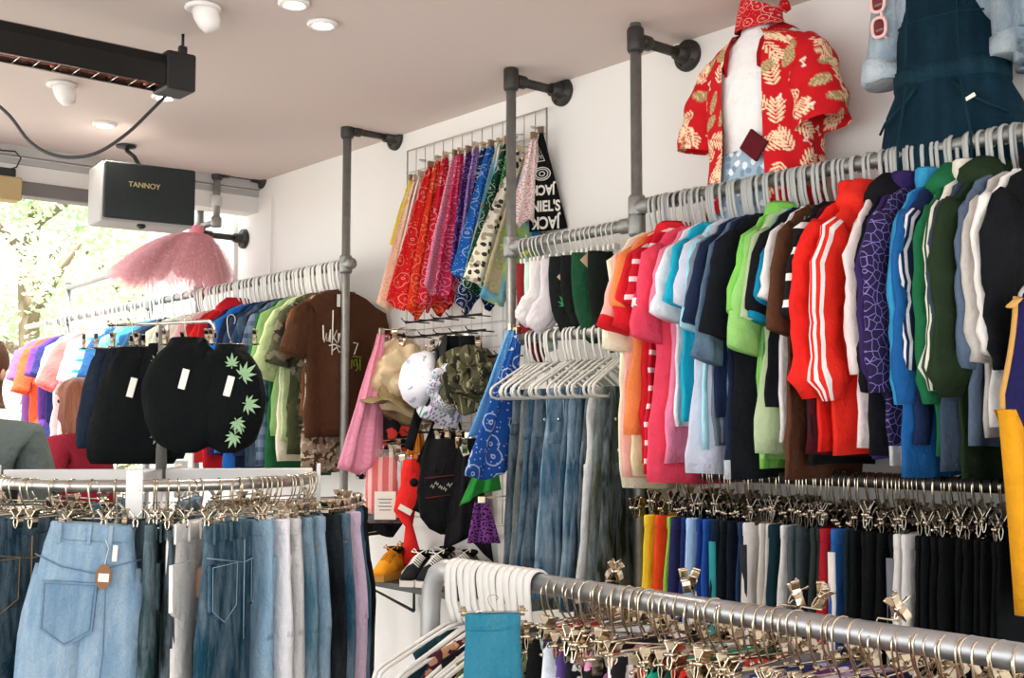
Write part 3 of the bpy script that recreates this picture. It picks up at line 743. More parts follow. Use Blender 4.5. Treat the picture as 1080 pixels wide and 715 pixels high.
# spare hangers between the shirts
ME_HSP = plastic_hanger_mesh(.175, .115, .0255, .0035, .0062).mesh('plastic_hanger', M_GPLAST)
ys = sorted(yx(s[0] + SHX) for s in SH)
for k in range(34):
    y = Y3 - .05 - (Y3 - .05 - 1.28) * (k + .5) / 34 + rnd.uniform(-.008, .008)
    if min(abs(y - a) for a in ys) < .0065: y += .011
    h = tag(obj('plastic_hanger', ME_HSP, None, (R + rnd.uniform(-.005, .005), y, ZU)), HL, 'hanger', 'grey hangers on the upper right rail'); h.rotation_euler = (0, 0, math.radians(rnd.uniform(-9, 7)))

# ------------------------------------------------------------------ lower right rail: trousers on clip hangers
TR = [
 (684, '#e9c932', 'bright yellow trousers, leftmost on the dark lower rail'), (694, '#f04a22', 'orange-red trousers on the dark lower rail'), (703, '#9acb52', 'lime green and navy panelled trousers'),
 (709, '#2b2c58', 'indigo trousers beside the lime panelled pair'), (716, '#23306a', 'deep navy-blue trousers left of the pale blue pair'), (727, '#a8cdf0', 'pale sky blue trousers on the lower right rail'),
 (736, '#1c3f86', 'royal blue trousers beside the pale blue pair'), (744, '#2450a4', 'brighter royal blue trousers, second of the two'), (752, '#152430', 'dark teal trousers with thin turquoise piping'),
 (761, '#141d22', 'charcoal trousers right of the piped pair'), (770, '#131b28', 'black-navy trousers left of the slate blue pair'), (779, '#20385a', 'slate blue trousers beside the white pair'),
 (790, '#ddd9d4', 'white trousers with dark side stripe, leftmost pale pair'), (800, '#cfcac2', 'beige-white wide trousers, second of the pale group'), (808, '#d9d5ce', 'off-white trousers, third of the pale group'), (815, '#123038', 'dark petrol trousers between two pale pairs'),
 (826, '#e4e2df', 'bright white narrow trousers before the greys'), (834, '#4c565a', 'mid grey jogging trousers beside the bright white pair'), (842, '#3c464a', 'darker grey jogging trousers, second of the greys'), (852, '#2f3836', 'green-grey trousers left of the thin red pair'),
 (862, '#262e2e', 'anthracite trousers beside the thin red pair'), (870, '#a81e2a', 'red trousers glimpsed as a thin strip'), (880, '#2a63a8', 'blue trousers with white side stripe'), (890, '#16262e', 'dark blue-green trousers right of the striped blue pair'),
]
CH = 'chrome clip hanger on the dark lower right rail'
GT = 'trousers on the lower right rail'
for i, (px, c, lab) in enumerate(TR):
    y = yx(px + 36); st = None
    if 'piping' in lab: st = f('#2f8f92')
    if 'white side' in lab: st = f('#ece8e2')
    if 'dark side' in lab: st = f('#2b2d33')
    rz = math.radians(rnd.uniform(-6, 4))
    m = f(c)
    make_trousers('trousers', lab, 'trousers', (R + rnd.uniform(-.01, .01), y, ZB - .135), rz, m, L=rnd.uniform(.92, 1.02), seed=300 + i, group=GT, detail=1, stripe=st, th=.015, ww=.17, hip=.19, leg=.093, gap=.012)
    clip_hanger(CH, (R, y, ZB), rz, 'clip hangers on the lower right rail')
def dark_clips(o):
    o.rotation_euler.y = rnd.uniform(-.12, .12)
    for c in o.children:
        if c.name.startswith('clip'): c.data = ME_CLIPD; c.location.z += rnd.uniform(-.012, .008)
k = 0; px = 935
BLK = 'plain black trousers in the solid black run at the right of the lower rail'
while px < 1098:
    y = yx(px); rz = math.radians(rnd.uniform(-6, 4)); lab = BLK; c = '#0d1012'; st = None
    if 962 < px < 971: lab, st = 'black track trousers with grey side piping among the black run', f('#777b80')
    if 978 < px < 987: lab, c = 'bright white trousers standing out among the black ones', '#e9e7e4'
    make_trousers('trousers', lab, 'trousers', (R + rnd.uniform(-.01, .01), y, ZB - .135), rz, f(c), L=rnd.uniform(.92, 1.02), seed=340 + k, group=GT, detail=1, stripe=st, th=.015, ww=.17, hip=.19, leg=.093, gap=.012)
    clip_hanger(CH, (R, y, ZB), rz, 'clip hangers on the lower right rail')
    px += 8.6; k += 1
# extra empty clip hangers crowding the lower rail
for k in range(40):
    y = yx(700 + k * 9.6 + rnd.uniform(-3, 3)); clip_hanger(CH, (R, y, ZB), math.radians(rnd.uniform(-14, 12)), 'clip hangers on the lower right rail')

for o in list(scene.objects):
    if o.get('label') == CH: dark_clips(o)
# ------------------------------------------------------------------ navy singlet with gold trim at the end of the rail
def singlet():
    y = 1.375; xc = 2.93; p = onX(1062, 335, 2.78)
    root = thing('wrestling_singlet', 'navy sleeveless singlet with gold trim and gold side panel at the right edge', 'singlet', (xc, y, HC + .31))
    prof = [(.0, .20), (-.04, .203), (-.09, .212), (-.14, .228), (-.19, .252), (-.235, .282), (-.27, .284), (-.35, .278), (-.5, .266), (-.65, .255), (-.75, .25)]
    rings = []
    for z, hw in prof:
        ring = []
        for j in range(40):
            a = 2 * PI * j / 40; ca, sa = math.cos(a), math.sin(a); x = hw * abs(ca) ** .7 * (1 if ca >= 0 else -1); yy = .022 * abs(sa) ** .7 * (1 if sa >= 0 else -1)
            ring.append((x, yy + .008 * math.sin(18 * x + 4 * z), z))
        rings.append(ring)
    b = MB(); b.loft(rings); b.build('body', f('#1d1a4a'), root)
    G = f('#dd9a1e')
    for s in (-1, 1):
        b = MB(); b.tube([(s * (hw + .002), .008 * math.sin(18 * s * hw + 4 * z), z) for z, hw in prof[:7]], .006, 8, side=(0, 1, 0), ry=.009); b.build('armhole_trim', f('#c99a55'), root)
        b = MB(); o = []
        for z, w in ((-.27, .006), (-.31, .035), (-.40, .04), (-.55, .05), (-.68, .065), (-.745, .068)):
            hw = np.interp(-z, [-q_[0] for q_ in prof], [q_[1] for q_ in prof]) + .004; yy = .008 * math.sin(18 * s * hw + 4 * z)
            o.append([(s * (hw - w), -.029 + yy * .6, z), (s * hw, -.012 + yy, z), (s * hw, .012 + yy, z), (s * (hw - w), .026 + yy * .6, z)])
        b.loft(o); b.build('side_panel', G, root)
        b = MB(); b.tube([(s * .198, 0, -.005), (s * .226, -.01, -.012), (s * .26, -.012, -.028)], .012, 8, side=(0, 1, 0), ry=.005); b.build('strap_end', f('#d9a860'), root)
    h = tag(plastic_hanger_mesh(.19, .36, .0255).build('plastic_hanger', M_GPLAST), 'grey hanger carrying the navy singlet at the rail end', 'hanger', 'grey hangers on the upper right rail'); h.location = (xc, y, ZU)
singlet()
# ------------------------------------------------------------------ sock rail between the second and third posts
def sock_mesh(L=.2, w=.04, foot=.1, s=1, seed=0):
    """sock hanging by its cuff: leg down, heel, foot turned out to side s"""
    P = [(0, 0, 0), (0, 0, -L * .25), (0, 0, -L * .5), (s * .008, 0, -L * .68), (s * .03, 0, -L * .82), (s * (.03 + foot * .4), 0, -L * .95), (s * (.03 + foot * .75), 0, -L * 1.05), (s * (.03 + foot), 0, -L * 1.12)]
    b = MB(); rr = tube_rings([Vector(p) for p in P], [w * .95, w, w * .95, w * .98, w * 1.1, w * .95, w * .85, w * .5], [.012, .014, .014, .016, .018, .016, .014, .01], seed, 18, .003); b.loft(rr); return b
ME_PEG = MB(); ME_PEG.tube(hook_pts(.0235, .06), .0028, 7, side=(0, 1, 0)); ME_PEG.box((0, 0, -.068), (.03, .012, .022), bev=.003); ME_PEG = ME_PEG.mesh('sock_hook', M_TPLAST)
SOCK = [
 # px, label, mesh args, mats, rz
 (552, 'dark red long socks, leftmost on the short sock rail', dict(L=.34, w=.028, foot=.03), f('#7a1f22'), 0),
 (562, 'mint green socks behind the grey ones', dict(L=.3, w=.035, foot=.04), f('#b9d3c8'), 0),
 (570, 'pale grey ankle socks with a red toe line', dict(L=.21, w=.046, foot=.05, s=-1), f('#d6d1cf'), .3),
 (583, 'plain light grey ankle socks beside the red-toed pair', dict(L=.24, w=.046, foot=.05, s=-1), f('#c9c3c6'), .2),
 (598, 'black socks with a green leaf motif', dict(L=.27, w=.066, foot=.0), f('#141817'), .5),
 (606, 'black socks hanging between the leaf and dark green pairs', dict(L=.26, w=.05, foot=.0), f('#121312'), .4),
 (622, 'thick dark green socks with a kraft card tag', dict(L=.29, w=.068, foot=.0), f('#1c4a30'), .55),
 (634, 'black socks with green heel behind the dark green pair', dict(L=.32, w=.05, foot=.02), f('#131a15'), .4),
]
def leaf_motif(size, n=7):
    b = MB()
    for k in range(n):
        a = math.radians(-100 + 200 * k / (n - 1)); l = size * (1 - .45 * abs(k - (n - 1) / 2) / ((n - 1) / 2)); w = l * .13
        d = Vector((math.sin(a), 0, math.cos(a))); s_ = Vector((math.cos(a), 0, -math.sin(a)))
        o = [Vector((0, 0, 0)), d * l * .35 + s_ * w, d * l * .6 + s_ * w * .85, d * l, d * l * .6 - s_ * w * .85, d * l * .35 - s_ * w]
        th = Vector((0, .0012, 0)); b.add([p - th for p in o] + [p + th for p in o], [tuple(range(6)), tuple(range(11, 5, -1))] + [(i, (i + 1) % 6, 6 + (i + 1) % 6, 6 + i) for i in range(6)], 0, False)
    b.tube([(0, 0, 0), (0, 0, -size * .3)], .0016, 5)
    return b
M_LEAFPRINT = f('#3f9a5c')
for i, (px, lab, a, m, rz) in enumerate(SOCK):
    y = yx(px); root = thing('socks', lab, 'socks', (R, y, ZM - .075), -.75 + rz * .4 + rnd.uniform(-.1, .1), 'socks on the short rail')
    sock_mesh(seed=i, **a).build('sock', m, root); o = sock_mesh(seed=i + 40, **a).build('sock', m, root); o.location = (.012, .02, -.008)
    h = tag(obj('sock_hook', ME_PEG, None, (R, y, ZM)), 'small clear hook holding socks on the short rail', 'hook', 'hooks on the short sock rail')
    if 'red toe' in lab:
        b = MB(); b.tube([(-.052, -.008, -.19), (-.02, -.0165, -.205), (.02, -.017, -.215), (.048, -.008, -.225)], .004, 6); b.build('toe_line', f('#cf3a30'), root)
    if 'leaf' in lab and 'between' not in lab: o = leaf_motif(.05).build('leaf_motif', M_LEAFPRINT, root, (-.005, -.0165, -.185))
    if 'kraft' in lab or 'leaf motif' in lab:
        b = MB(); b.box((0, 0, 0), (.055, .002, .055), rot=Matrix.Rotation(math.radians(45), 3, 'Y')); b.build('card_tag', plain('sock_card', '#c9a78a', .85, 0, .05), root, (.0, -.022, -.03 if 'kraft' in lab else -.08))
for px in (556, 566, 576, 590, 612, 617, 627, 640, 645, 651):
    tag(obj('sock_hook', ME_PEG, None, (R, yx(px), ZM)), 'small clear hook holding socks on the short rail', 'hook', 'hooks on the short sock rail')

# ------------------------------------------------------------------ white hangers with folded denim
ME_HLO = plastic_hanger_mesh(.19, .105, .0255, .0035, .0058).mesh('plastic_hanger', M_TPLAST)
DEN = [(563, '#34424a', 'grey denim dungarees, leftmost under the white hangers'), (569, '#1d2226', 'black denim jeans second from the left of the hanging denim'), (575, '#5b6159', 'olive grey denim beside the black pair'),
 (582, '#31546c', 'mid blue jeans left of the distressed pair'), (590, '#203a4c', 'dark blue jeans in the left of the hanging denim row'), (599, '#7fa4b8', 'pale blue distressed jeans with a turned top'), (607, '#3d647e', 'washed blue dungarees beside the pale distressed pair'),
 (614, '#274a60', 'medium blue jeans at the middle of the hanging denim row'), (621, '#365f78', 'stonewash jeans right of the middle of the hanging denim'), (630, '#1f4258', 'indigo jeans before the ripped pair'), (637, '#18272f', 'dark ripped jeans showing pale lining'),
 (645, '#dcdcd8', 'white denim glimpsed between the dark pairs'), (653, '#4b4d3d', 'faded khaki-black jeans nearest the cream top'), (661, '#22261f', 'near black denim jeans at the right end of the row')]
for i, (px, c, lab) in enumerate(DEN):
    y = yx(px); rz = math.radians(rnd.uniform(-6, 8)); m = denim(c, '#b4c6d2' if c != '#1d2226' else '#4a4d50', .6 if i in (5, 6, 8) else .32)
    h = tag(obj('plastic_hanger', ME_HLO, None, (R, y, ZLO)), 'white plastic hanger holding denim on the middle rail', 'hanger', 'white hangers on the middle rail'); h.rotation_euler = (0, 0, rz)
    root = thing('folded_jeans', lab, 'jeans', (R, y, ZLO - .225), rz, 'denim on the middle rail')
    L = rnd.uniform(.68, .84); hw = rnd.uniform(.10, .15); zw = rnd.uniform(-.3, -.05)
    b = MB(); rings = []; sd = i * 3.1
    for k in range(15):
        t = k / 14; ring = []; ww = hw * (.8 + .35 * t) ; tt = .016 + .006 * math.sin(t * 3)
        if k == 0: ww *= .92; tt = .006
        for j in range(26):
            a = 2 * PI * j / 26; ca, sa = math.cos(a), math.sin(a); x = ww * abs(ca) ** .7 * (1 if ca >= 0 else -1) - .03 * t; yy = tt * abs(sa) ** .7 * (1 if sa >= 0 else -1)
            yy += .010 * math.sin(38 * x + sd + 3 * t) + .010 * nz(x * 14, t * 7, sd); ring.append((x + .01 * nz(t * 5, sd, 3), yy, .022 - L * t))
        rings.append(ring)
    b.loft(rings); b.build('legs', m, root)
    b = MB(); z = -L + .04
    for dx in (-.07, .05): b.tube([(dx - .01, -.0235, .0), (dx, -.025, -.2), (dx - .02, -.026, -.42), (dx - .03, -.0255, -L + .03)], .0022, 5)
    b.build('seam', denim('#23384c' if i % 2 else '#93abbc', '#b4c6d2', .2), root)
    b = MB(); rr = []
    for (g, zz) in ((0, zw), (.003, zw - .002), (.003, zw - .04), (0, zw - .042)):
        rr.append([((hw * .9 + g) * abs(math.cos(a)) ** .7 * (1 if math.cos(a) >= 0 else -1) - .006, (.022 + g) * abs(math.sin(a)) ** .7 * (1 if math.sin(a) >= 0 else -1), zz) for a in [2 * PI * j / 22 for j in range(22)]])
    b.loft(rr); b.build('waistband', m, root)
    b = MB()
    for (x, z) in ((-hw * .7, -.093), (-hw * .6, -.2)): b.lathe([(.001, .004), (.007, .003), (.008, 0)], c=(x, -.026, z), axis=(0, -1, 0), n=10)
    b.build('rivet', M_CHROME, root)
    if i in (5, 10, 12):
        b = MB(); b.add([(-.06, -.03, -.25), (-.01, -.032, -.235), (.015, -.032, -.26), (-.01, -.032, -.285), (-.05, -.031, -.28)], [(0, 1, 2, 3, 4)]); b.build('ripped_patch', f('#e8e6e0'), root)
for px in (560, 579, 603, 657):
    h = tag(obj('plastic_hanger', ME_HLO, None, (R, yx(px), ZLO)), 'white plastic hanger holding denim on the middle rail', 'hanger', 'white hangers on the middle rail'); h.rotation_euler = (0, 0, math.radians(rnd.uniform(-8, 8)))

# ------------------------------------------------------------------ left rail shirts
ME_HL = plastic_hanger_mesh(.18, .13, .0255, .004, .010).mesh('plastic_hanger', M_TPLAST)
LF = [
 (358, 'brown tee with white scribble lettering at the near end of the left rail', '#4e3220', dict(L=.70, hw=.21, slen=.2, out=.7)),
 (353.5, 'brown and grey bark print tall tee behind the brown one', 'bark', dict(L=.86, slen=.2)),
 (348, 'rust brown tee whose sleeve shows beside the brown one', '#7b4a2d', dict(L=.6, slen=.2)),
 (337, 'dark camouflage tee next to the rust one', 'camo', dict(L=.7, slen=.24)),
 (331, 'dark olive tee on the left rail', '#3c4128', dict(L=.78, slen=.22)),
 (325, 'pale green long-sleeved tee with cream hem on the left rail', '#b7c78f', dict(L=.72, slen=.3, rad=.08, out=.8)),
 (319, 'cream tee hanging low between the green tees', '#e3dcc4', dict(L=.82, slen=.18)),
 (313, 'leaf green tee on the left rail', '#7fa063', dict(L=.7, slen=.28)),
 (307, 'dark green tall tee whose hem shows low on the left rail', '#1f5a34', dict(L=.9, slen=.2)),
 (300, 'grey-blue checked shirt on the left rail', 'check', dict(L=.84, slen=.24)),
 (293, 'black tee left of the checked shirt', '#1a1d24', dict(L=.82, slen=.2)),
 (287, 'dark denim shirt on the left rail', 'denim', dict(L=.85, slen=.26)),
 (280, 'slate navy tee next to the denim shirt', '#2b3c58', dict(L=.8, slen=.24)),
 (273, 'deep navy tee in the middle of the left rail', '#1b2742', dict(L=.86, slen=.22)),
 (265, 'royal blue long tee on the left rail', '#1f5fae', dict(L=.9, slen=.22)),
 (257, 'bright blue tee on the left rail', '#2d86d2', dict(L=.78, slen=.24)),
 (250, 'dark plum tee between blue and red on the left rail', '#4a2448', dict(L=.8, slen=.2)),
 (243, 'deep red tee with raised collar on the left rail', '#c2202a', dict(L=.88, slen=.22, ck='hood')),
 (236, 'scarlet tee, brightest red on the left rail', '#df2a2e', dict(L=.86, slen=.2)),
 (229, 'brick red tee, last of the red group on the left rail', '#c8383a', dict(L=.84, slen=.24)),
 (221, 'pale pink tee beside the reds near the shopfront', '#efc6c2', dict(L=.74, slen=.2)),
 (213, 'cream tee near the shopfront post on the left rail', '#efe8d6', dict(L=.7, slen=.22)),
 (205, 'soft white tee right at the shopfront post', '#f3efe6', dict(L=.7, slen=.22)),
 (195, 'pale mint tee just beyond the shopfront post', '#d5e3d2', dict(L=.68, slen=.22)),
 (186, 'light cream tee beyond the shopfront post', '#efead2', dict(L=.68, slen=.22)),
 (176, 'navy tee outside beyond the pink tulle', '#2a3b5c', dict(L=.74, slen=.24)),
 (166, 'steel blue tee outside beyond the pink tulle', '#4c7796', dict(L=.74, slen=.24)),
 (156, 'mid blue tee on the sunlit outer rail', '#3d7fb6', dict(L=.76, slen=.24)),
 (146, 'teal tee on the sunlit outer rail', '#3f8f93', dict(L=.72, slen=.24)),
 (136, 'sea green tee on the sunlit outer rail', '#6fae9f', dict(L=.72, slen=.24)),
 (126, 'dark blue tee on the sunlit outer rail', '#2b5484', dict(L=.74, slen=.24)),
 (117, 'aqua striped tee on the sunlit outer rail', 'astripe', dict(L=.7, slen=.24)),
 (108, 'pale blue shirt on the sunlit outer rail', '#b8d3e8', dict(L=.74, slen=.26)),
 (99, 'lilac white tee on the sunlit outer rail', '#e4dbe6', dict(L=.86, slen=.24)),
 (91, 'salmon pink tee with flared sleeve on the outer rail', '#ea6a66', dict(L=.74, slen=.28, out=.9)),
 (83, 'rose pink long top on the sunlit outer rail', '#eba5ab', dict(L=1.0, slen=.2)),
 (75, 'white and grey top on the sunlit outer rail', '#d9d5d3', dict(L=.8, slen=.24)),
 (67, 'navy dress near the far end of the outer rail', '#33356a', dict(L=1.1, slen=.18)),
 (58, 'purple dress near the far end of the outer rail', '#6b3f8c', dict(L=1.12, slen=.18)),
 (50, 'orange red dress near the far end of the outer rail', '#ee5f3a', dict(L=1.1, slen=.3)),
 (41, 'violet dress at the far end of the outer rail', '#8c63ad', dict(L=1.15, slen=.2)),
]
def lmat(c):
    if c == 'bark': return printed('#8b7a66', '#4a3b2e', 'camo', 26, '#b3a590')
    if c == 'camo': return printed('#4b4a35', '#2a2a20', 'camo', 16, '#76705a')
    if c == 'check': return printed('#6b7c92', '#2f3c52', 'check', 16)
    if c == 'denim': return denim('#2c4563')
    if c == 'astripe': return printed('#9fd3dc', '#2f7fa0', 'stripe', 14)
    return f(c)
brown = None
for i, (px, lab, c, o) in enumerate(LF):
    o = dict(o); inside = px > 200; pxx = px + (7 if px < 335 else 3 if px < 352 else 0); y = yx(pxx); o.setdefault('hw', .195); o.setdefault('th', .018)
    nm = 'dress' if 'dress' in lab else ('shirt' if 'shirt' in lab else ('top' if ' top' in lab else 't_shirt'))
    rz = math.radians(rnd.uniform(-5, 5)) if i else math.radians(-2)
    r_ = make_shirt(nm, lab, nm.replace('_', '-'), (R, y, ZU - .125), rz, lmat(c), sl='short', seed=500 + i, group='tops along the left pipe rail', **o)
    if i == 0: brown = r_
    h = tag(obj('plastic_hanger', ME_HL, None, (R, y, ZU)), 'pale hanger packed on the left pipe rail inside the shop' if inside else 'pale hanger on the sunlit outer part of the left rail', 'hanger', 'hangers on the left rail inside' if inside else 'hangers on the left rail outside'); h.rotation_euler = (0, 0, rz)
for k in range(34):
    px = 208 + (352 - 208) * (k + .5) / 34; h = tag(obj('plastic_hanger', ME_HL, None, (R, yx(px) + .004, ZU)), 'pale hanger packed on the left pipe rail inside the shop', 'hanger', 'hangers on the left rail inside'); h.rotation_euler = (0, 0, math.radians(rnd.uniform(-6, 6)))
for k in range(12):
    px = 60 + 120 * k / 12; h = tag(obj('plastic_hanger', ME_HL, None, (R, yx(px) + .01, ZU)), 'pale hanger on the sunlit outer part of the left rail', 'hanger', 'hangers on the left rail outside')
# scribble lettering on the brown tee: strokes traced onto its front
def strokes(root, name, S, m, x0, z0, sc, yf, r):
    b = MB()
    for s_ in S:
        b.tube([(x0 + u * sc, yf, z0 - v * sc) for u, v in s_], r, 6)
    b.build(name, m, root)
yf = -.029
S1 = [[(0, 3), (.2, 8), (.6, 9.5), (1.5, 6), (1.7, 9), (2.4, 9), (3.2, 4.5)], [(3.2, 5.5), (3, 9), (3.4, 9.2)], [(4.2, -3), (4.1, 5), (3.9, 14)], [(4.2, 8), (6.0, 4.5), (4.6, 7.6), (6.2, 9.5)], [(6.6, 5.5), (6.7, 9), (7.2, 6), (8, 5.5)], [(8.4, 6), (8.4, 9), (9, 9)], [(9.4, 6), (9.4, 8.6), (10.3, 8.6), (10.6, 4.5)], [(2.6, 10.5), (5, 10), (9, 11.5)], [(4, 12.5), (6, 11), (7, 13), (8.5, 11.8), (10, 13.6)], [(13.2, 9), (15.2, 9.2), (13.6, 13.5)]]
strokes(brown, 'script_lettering', S1, f('#e9e2d6'), -.11, -.135, .0125, yf, .0034)
S2 = [[(13, 14.2), (17, 14.5)], [(13.4, 16), (14.6, 15.2), (14.8, 17.8), (13.6, 18), (13.4, 16.2)], [(16.2, 15), (16.3, 19.5)], [(10.2, 16), (10.3, 19.5), (11.6, 18.8)], [(15.2, 17), (15.2, 19), (14.2, 19.8)], [(12.6, 15.4), (12.4, 19)]]
strokes(brown, 'green_lettering', S2, f('#7f9a2c'), -.11, -.135, .0125, yf, .0032)
b = MB(); b.box((0, 0, 0), (.018, .003, .06), bev=.001); b.build('size_tag', M_TAG, brown, (-.03, yf - .004, -.05))

# ------------------------------------------------------------------ pink tulle petticoat hung from the shopfront post
def tulle():
    p = onY(207, 242, YB - .08); root = thing('tulle_petticoat', 'fluffy pink tulle petticoat hanging from the shopfront post', 'petticoat', p); root.scale = (1.1, 1.1, 1.05)
    t = NT('pink_tulle'); t.b.inputs['Base Color'].default_value = lin('#f7bcc2'); t.set(Roughness=.9)
    tr = t.n('ShaderNodeBsdfTransparent'); tl = t.n('ShaderNodeBsdfTranslucent'); tl.inputs[0].default_value = lin('#fbc9ce'); m1 = t.n('ShaderNodeMixShader'); m1.inputs[0].default_value = .5
    t.l(t.b.outputs[0], m1.inputs[1]); t.l(tl.outputs[0], m1.inputs[2]); mx = t.n('ShaderNodeMixShader'); t.l(tr.outputs[0], mx.inputs[1]); t.l(m1.outputs[0], mx.inputs[2])
    nn = t.noise(t.coord(), 60, 2); t.l(t.math('MULTIPLY_ADD', nn, .4, .05), mx.inputs[0]); t.l(mx.outputs[0], t.out.inputs[0])
    for k in range(5):
        b = MB(); rings = []; n = 120
        for i in range(12):
            u = i / 11; ring = []
            for j in range(n):
                a = 2 * PI * j / n; r = .035 + (.30 - .03 * k) * u ** .8 * (1 + .12 * nz(math.cos(a) * 2, math.sin(a) * 2, k)); z = -.02 - (.27 + .012 * k) * u ** 1.5
                rf = u * (.022 * math.sin(24 * a + k) + .014 * math.sin(41 * a + 2 * k)); ring.append(((r + rf) * math.cos(a) * 1.0 - .13 * u, (r + rf) * math.sin(a) * .55, z + u * .03 * math.sin(17 * a + 1.3 * k) + .05 * u * nz(math.cos(a) * 3, math.sin(a) * 3, k + 5)))
            rings.append(ring)
        b.loft(rings, caps=False); b.build('tulle_layer', t.mat, root)
    b = MB(); b.lathe([(.036, .02), (.04, 0), (.038, -.03)], n=24, caps=False); b.build('waistband', f('#ee94a2'), root)
tulle()
# ------------------------------------------------------------------ dressed torsos on the wall above the rail
def sup(a, e): c = math.cos(a); return abs(c) ** e * (1 if c >= 0 else -1)
def tring(cx, cz, hw, d, e=.85, n=48, a0=0.0, a1=2 * PI, off=0.0, seed=0, fold=0.0):
    out = []
    for j in range(n):
        a = a0 + (a1 - a0) * (j / n if abs(a1 - a0 - 2 * PI) < 1e-6 else j / (n - 1))
        x = hw * sup(a, e); y = d * sup(a - PI / 2, e); k = 1 + fold * (math.sin(9 * a + seed + cz * 7) * .6 + nz(math.cos(a) * 3, cz * 6, seed) * .9)
        out.append((cx + x * k, y * k, cz))
    return out
def paint(me, fn):
    at = me.color_attributes.new('Col', 'FLOAT_COLOR', 'POINT'); n = len(me.vertices)
    co_ = np.empty(n * 3); me.vertices.foreach_get('co', co_); c = fn(co_.reshape(-1, 3)); at.data.foreach_set('color', c.astype(np.float32).ravel())
def ring_uv(rings):
    """arc length along each ring and along the stack, in metres"""
    A = np.array([[tuple(p) for p in r] for r in rings]); du = np.linalg.norm(np.diff(A, axis=1), axis=2); u = np.concatenate([np.zeros((len(A), 1)), np.cumsum(du, 1)], 1)
    c = A.mean(1); v = np.concatenate([[0], np.cumsum(np.linalg.norm(np.diff(c, axis=0), axis=1))]); v = np.repeat(v[:, None], A.shape[1], 1)
    u = u - u[:, -1:] / 2
    return np.stack([u.ravel(), -v.ravel()], 1)
def hawaiian(seed, UV, MS=.78):
    q = random.Random(seed)
    def fn(P):
        U = UV / MS + np.array([0, .35]); n = len(P); C = np.tile(np.array(lin('#c4161e')), (n, 1)); CR = np.array(lin('#f0d3ac')); TA = np.array(lin('#a58a5c')); WH = np.array(lin('#f1e2cf'))
        def ell(cx, cy, a, l, w):
            dx = U[:, 0] - cx; dy = U[:, 1] - cy; u = dx * math.cos(a) + dy * math.sin(a); v = -dx * math.sin(a) + dy * math.cos(a); return (u / l) ** 2 + (v / w) ** 2
        for ix in range(-8, 9):
            for iy in range(-7, 6):
                cx = ix * .098 + (.05 if iy % 2 else 0) + q.uniform(-.02, .02); cy = iy * .088 + q.uniform(-.02, .02); a = q.uniform(0, 6.28); kind = q.random()
                if kind < .5:                                     # palm frond
                    ca, sa = math.cos(a), math.sin(a)
                    for s in range(-1, 5):
                        for sd in (-1, 1):
                            px_, py_ = cx + ca * s * .0165, cy + sa * s * .0165; aa = a + sd * (.85 - .06 * s); l = .030 * (1 - abs(s - 1.2) * .14)
                            C[ell(px_ + math.cos(aa) * l, py_ + math.sin(aa) * l, aa, l, .0050) < 1] = CR
                elif kind < .8:                                   # broad taupe leaf
                    e = ell(cx, cy, a, .052, .023); m = e < 1; C[m] = TA
                    dx = U[:, 0] - cx; dy = U[:, 1] - cy; v = -dx * math.sin(a) + dy * math.cos(a); u = dx * math.cos(a) + dy * math.sin(a)
                    C[m & (np.abs(((u - np.abs(v)) * 90) % 1 - .5) > .42)] = CR * .9
                else:                                             # small cocktail glass
                    dx = U[:, 0] - cx; dy = U[:, 1] - cy; u = dx * math.cos(a * .15) + dy * math.sin(a * .15); v = -dx * math.sin(a * .15) + dy * math.cos(a * .15)
                    C[((np.abs(v - .012) < .0028) & (np.abs(u) < .014)) | ((np.abs(np.abs(u) - v * 1.1) < .003) & (v > 0) & (v < .013)) | ((np.abs(u) < .0018) & (v < 0) & (v > -.02)) | ((np.abs(v + .021) < .002) & (np.abs(u) < .008))] = WH
        return C
    return fn
M_HAW = painted('hawaiian_print')
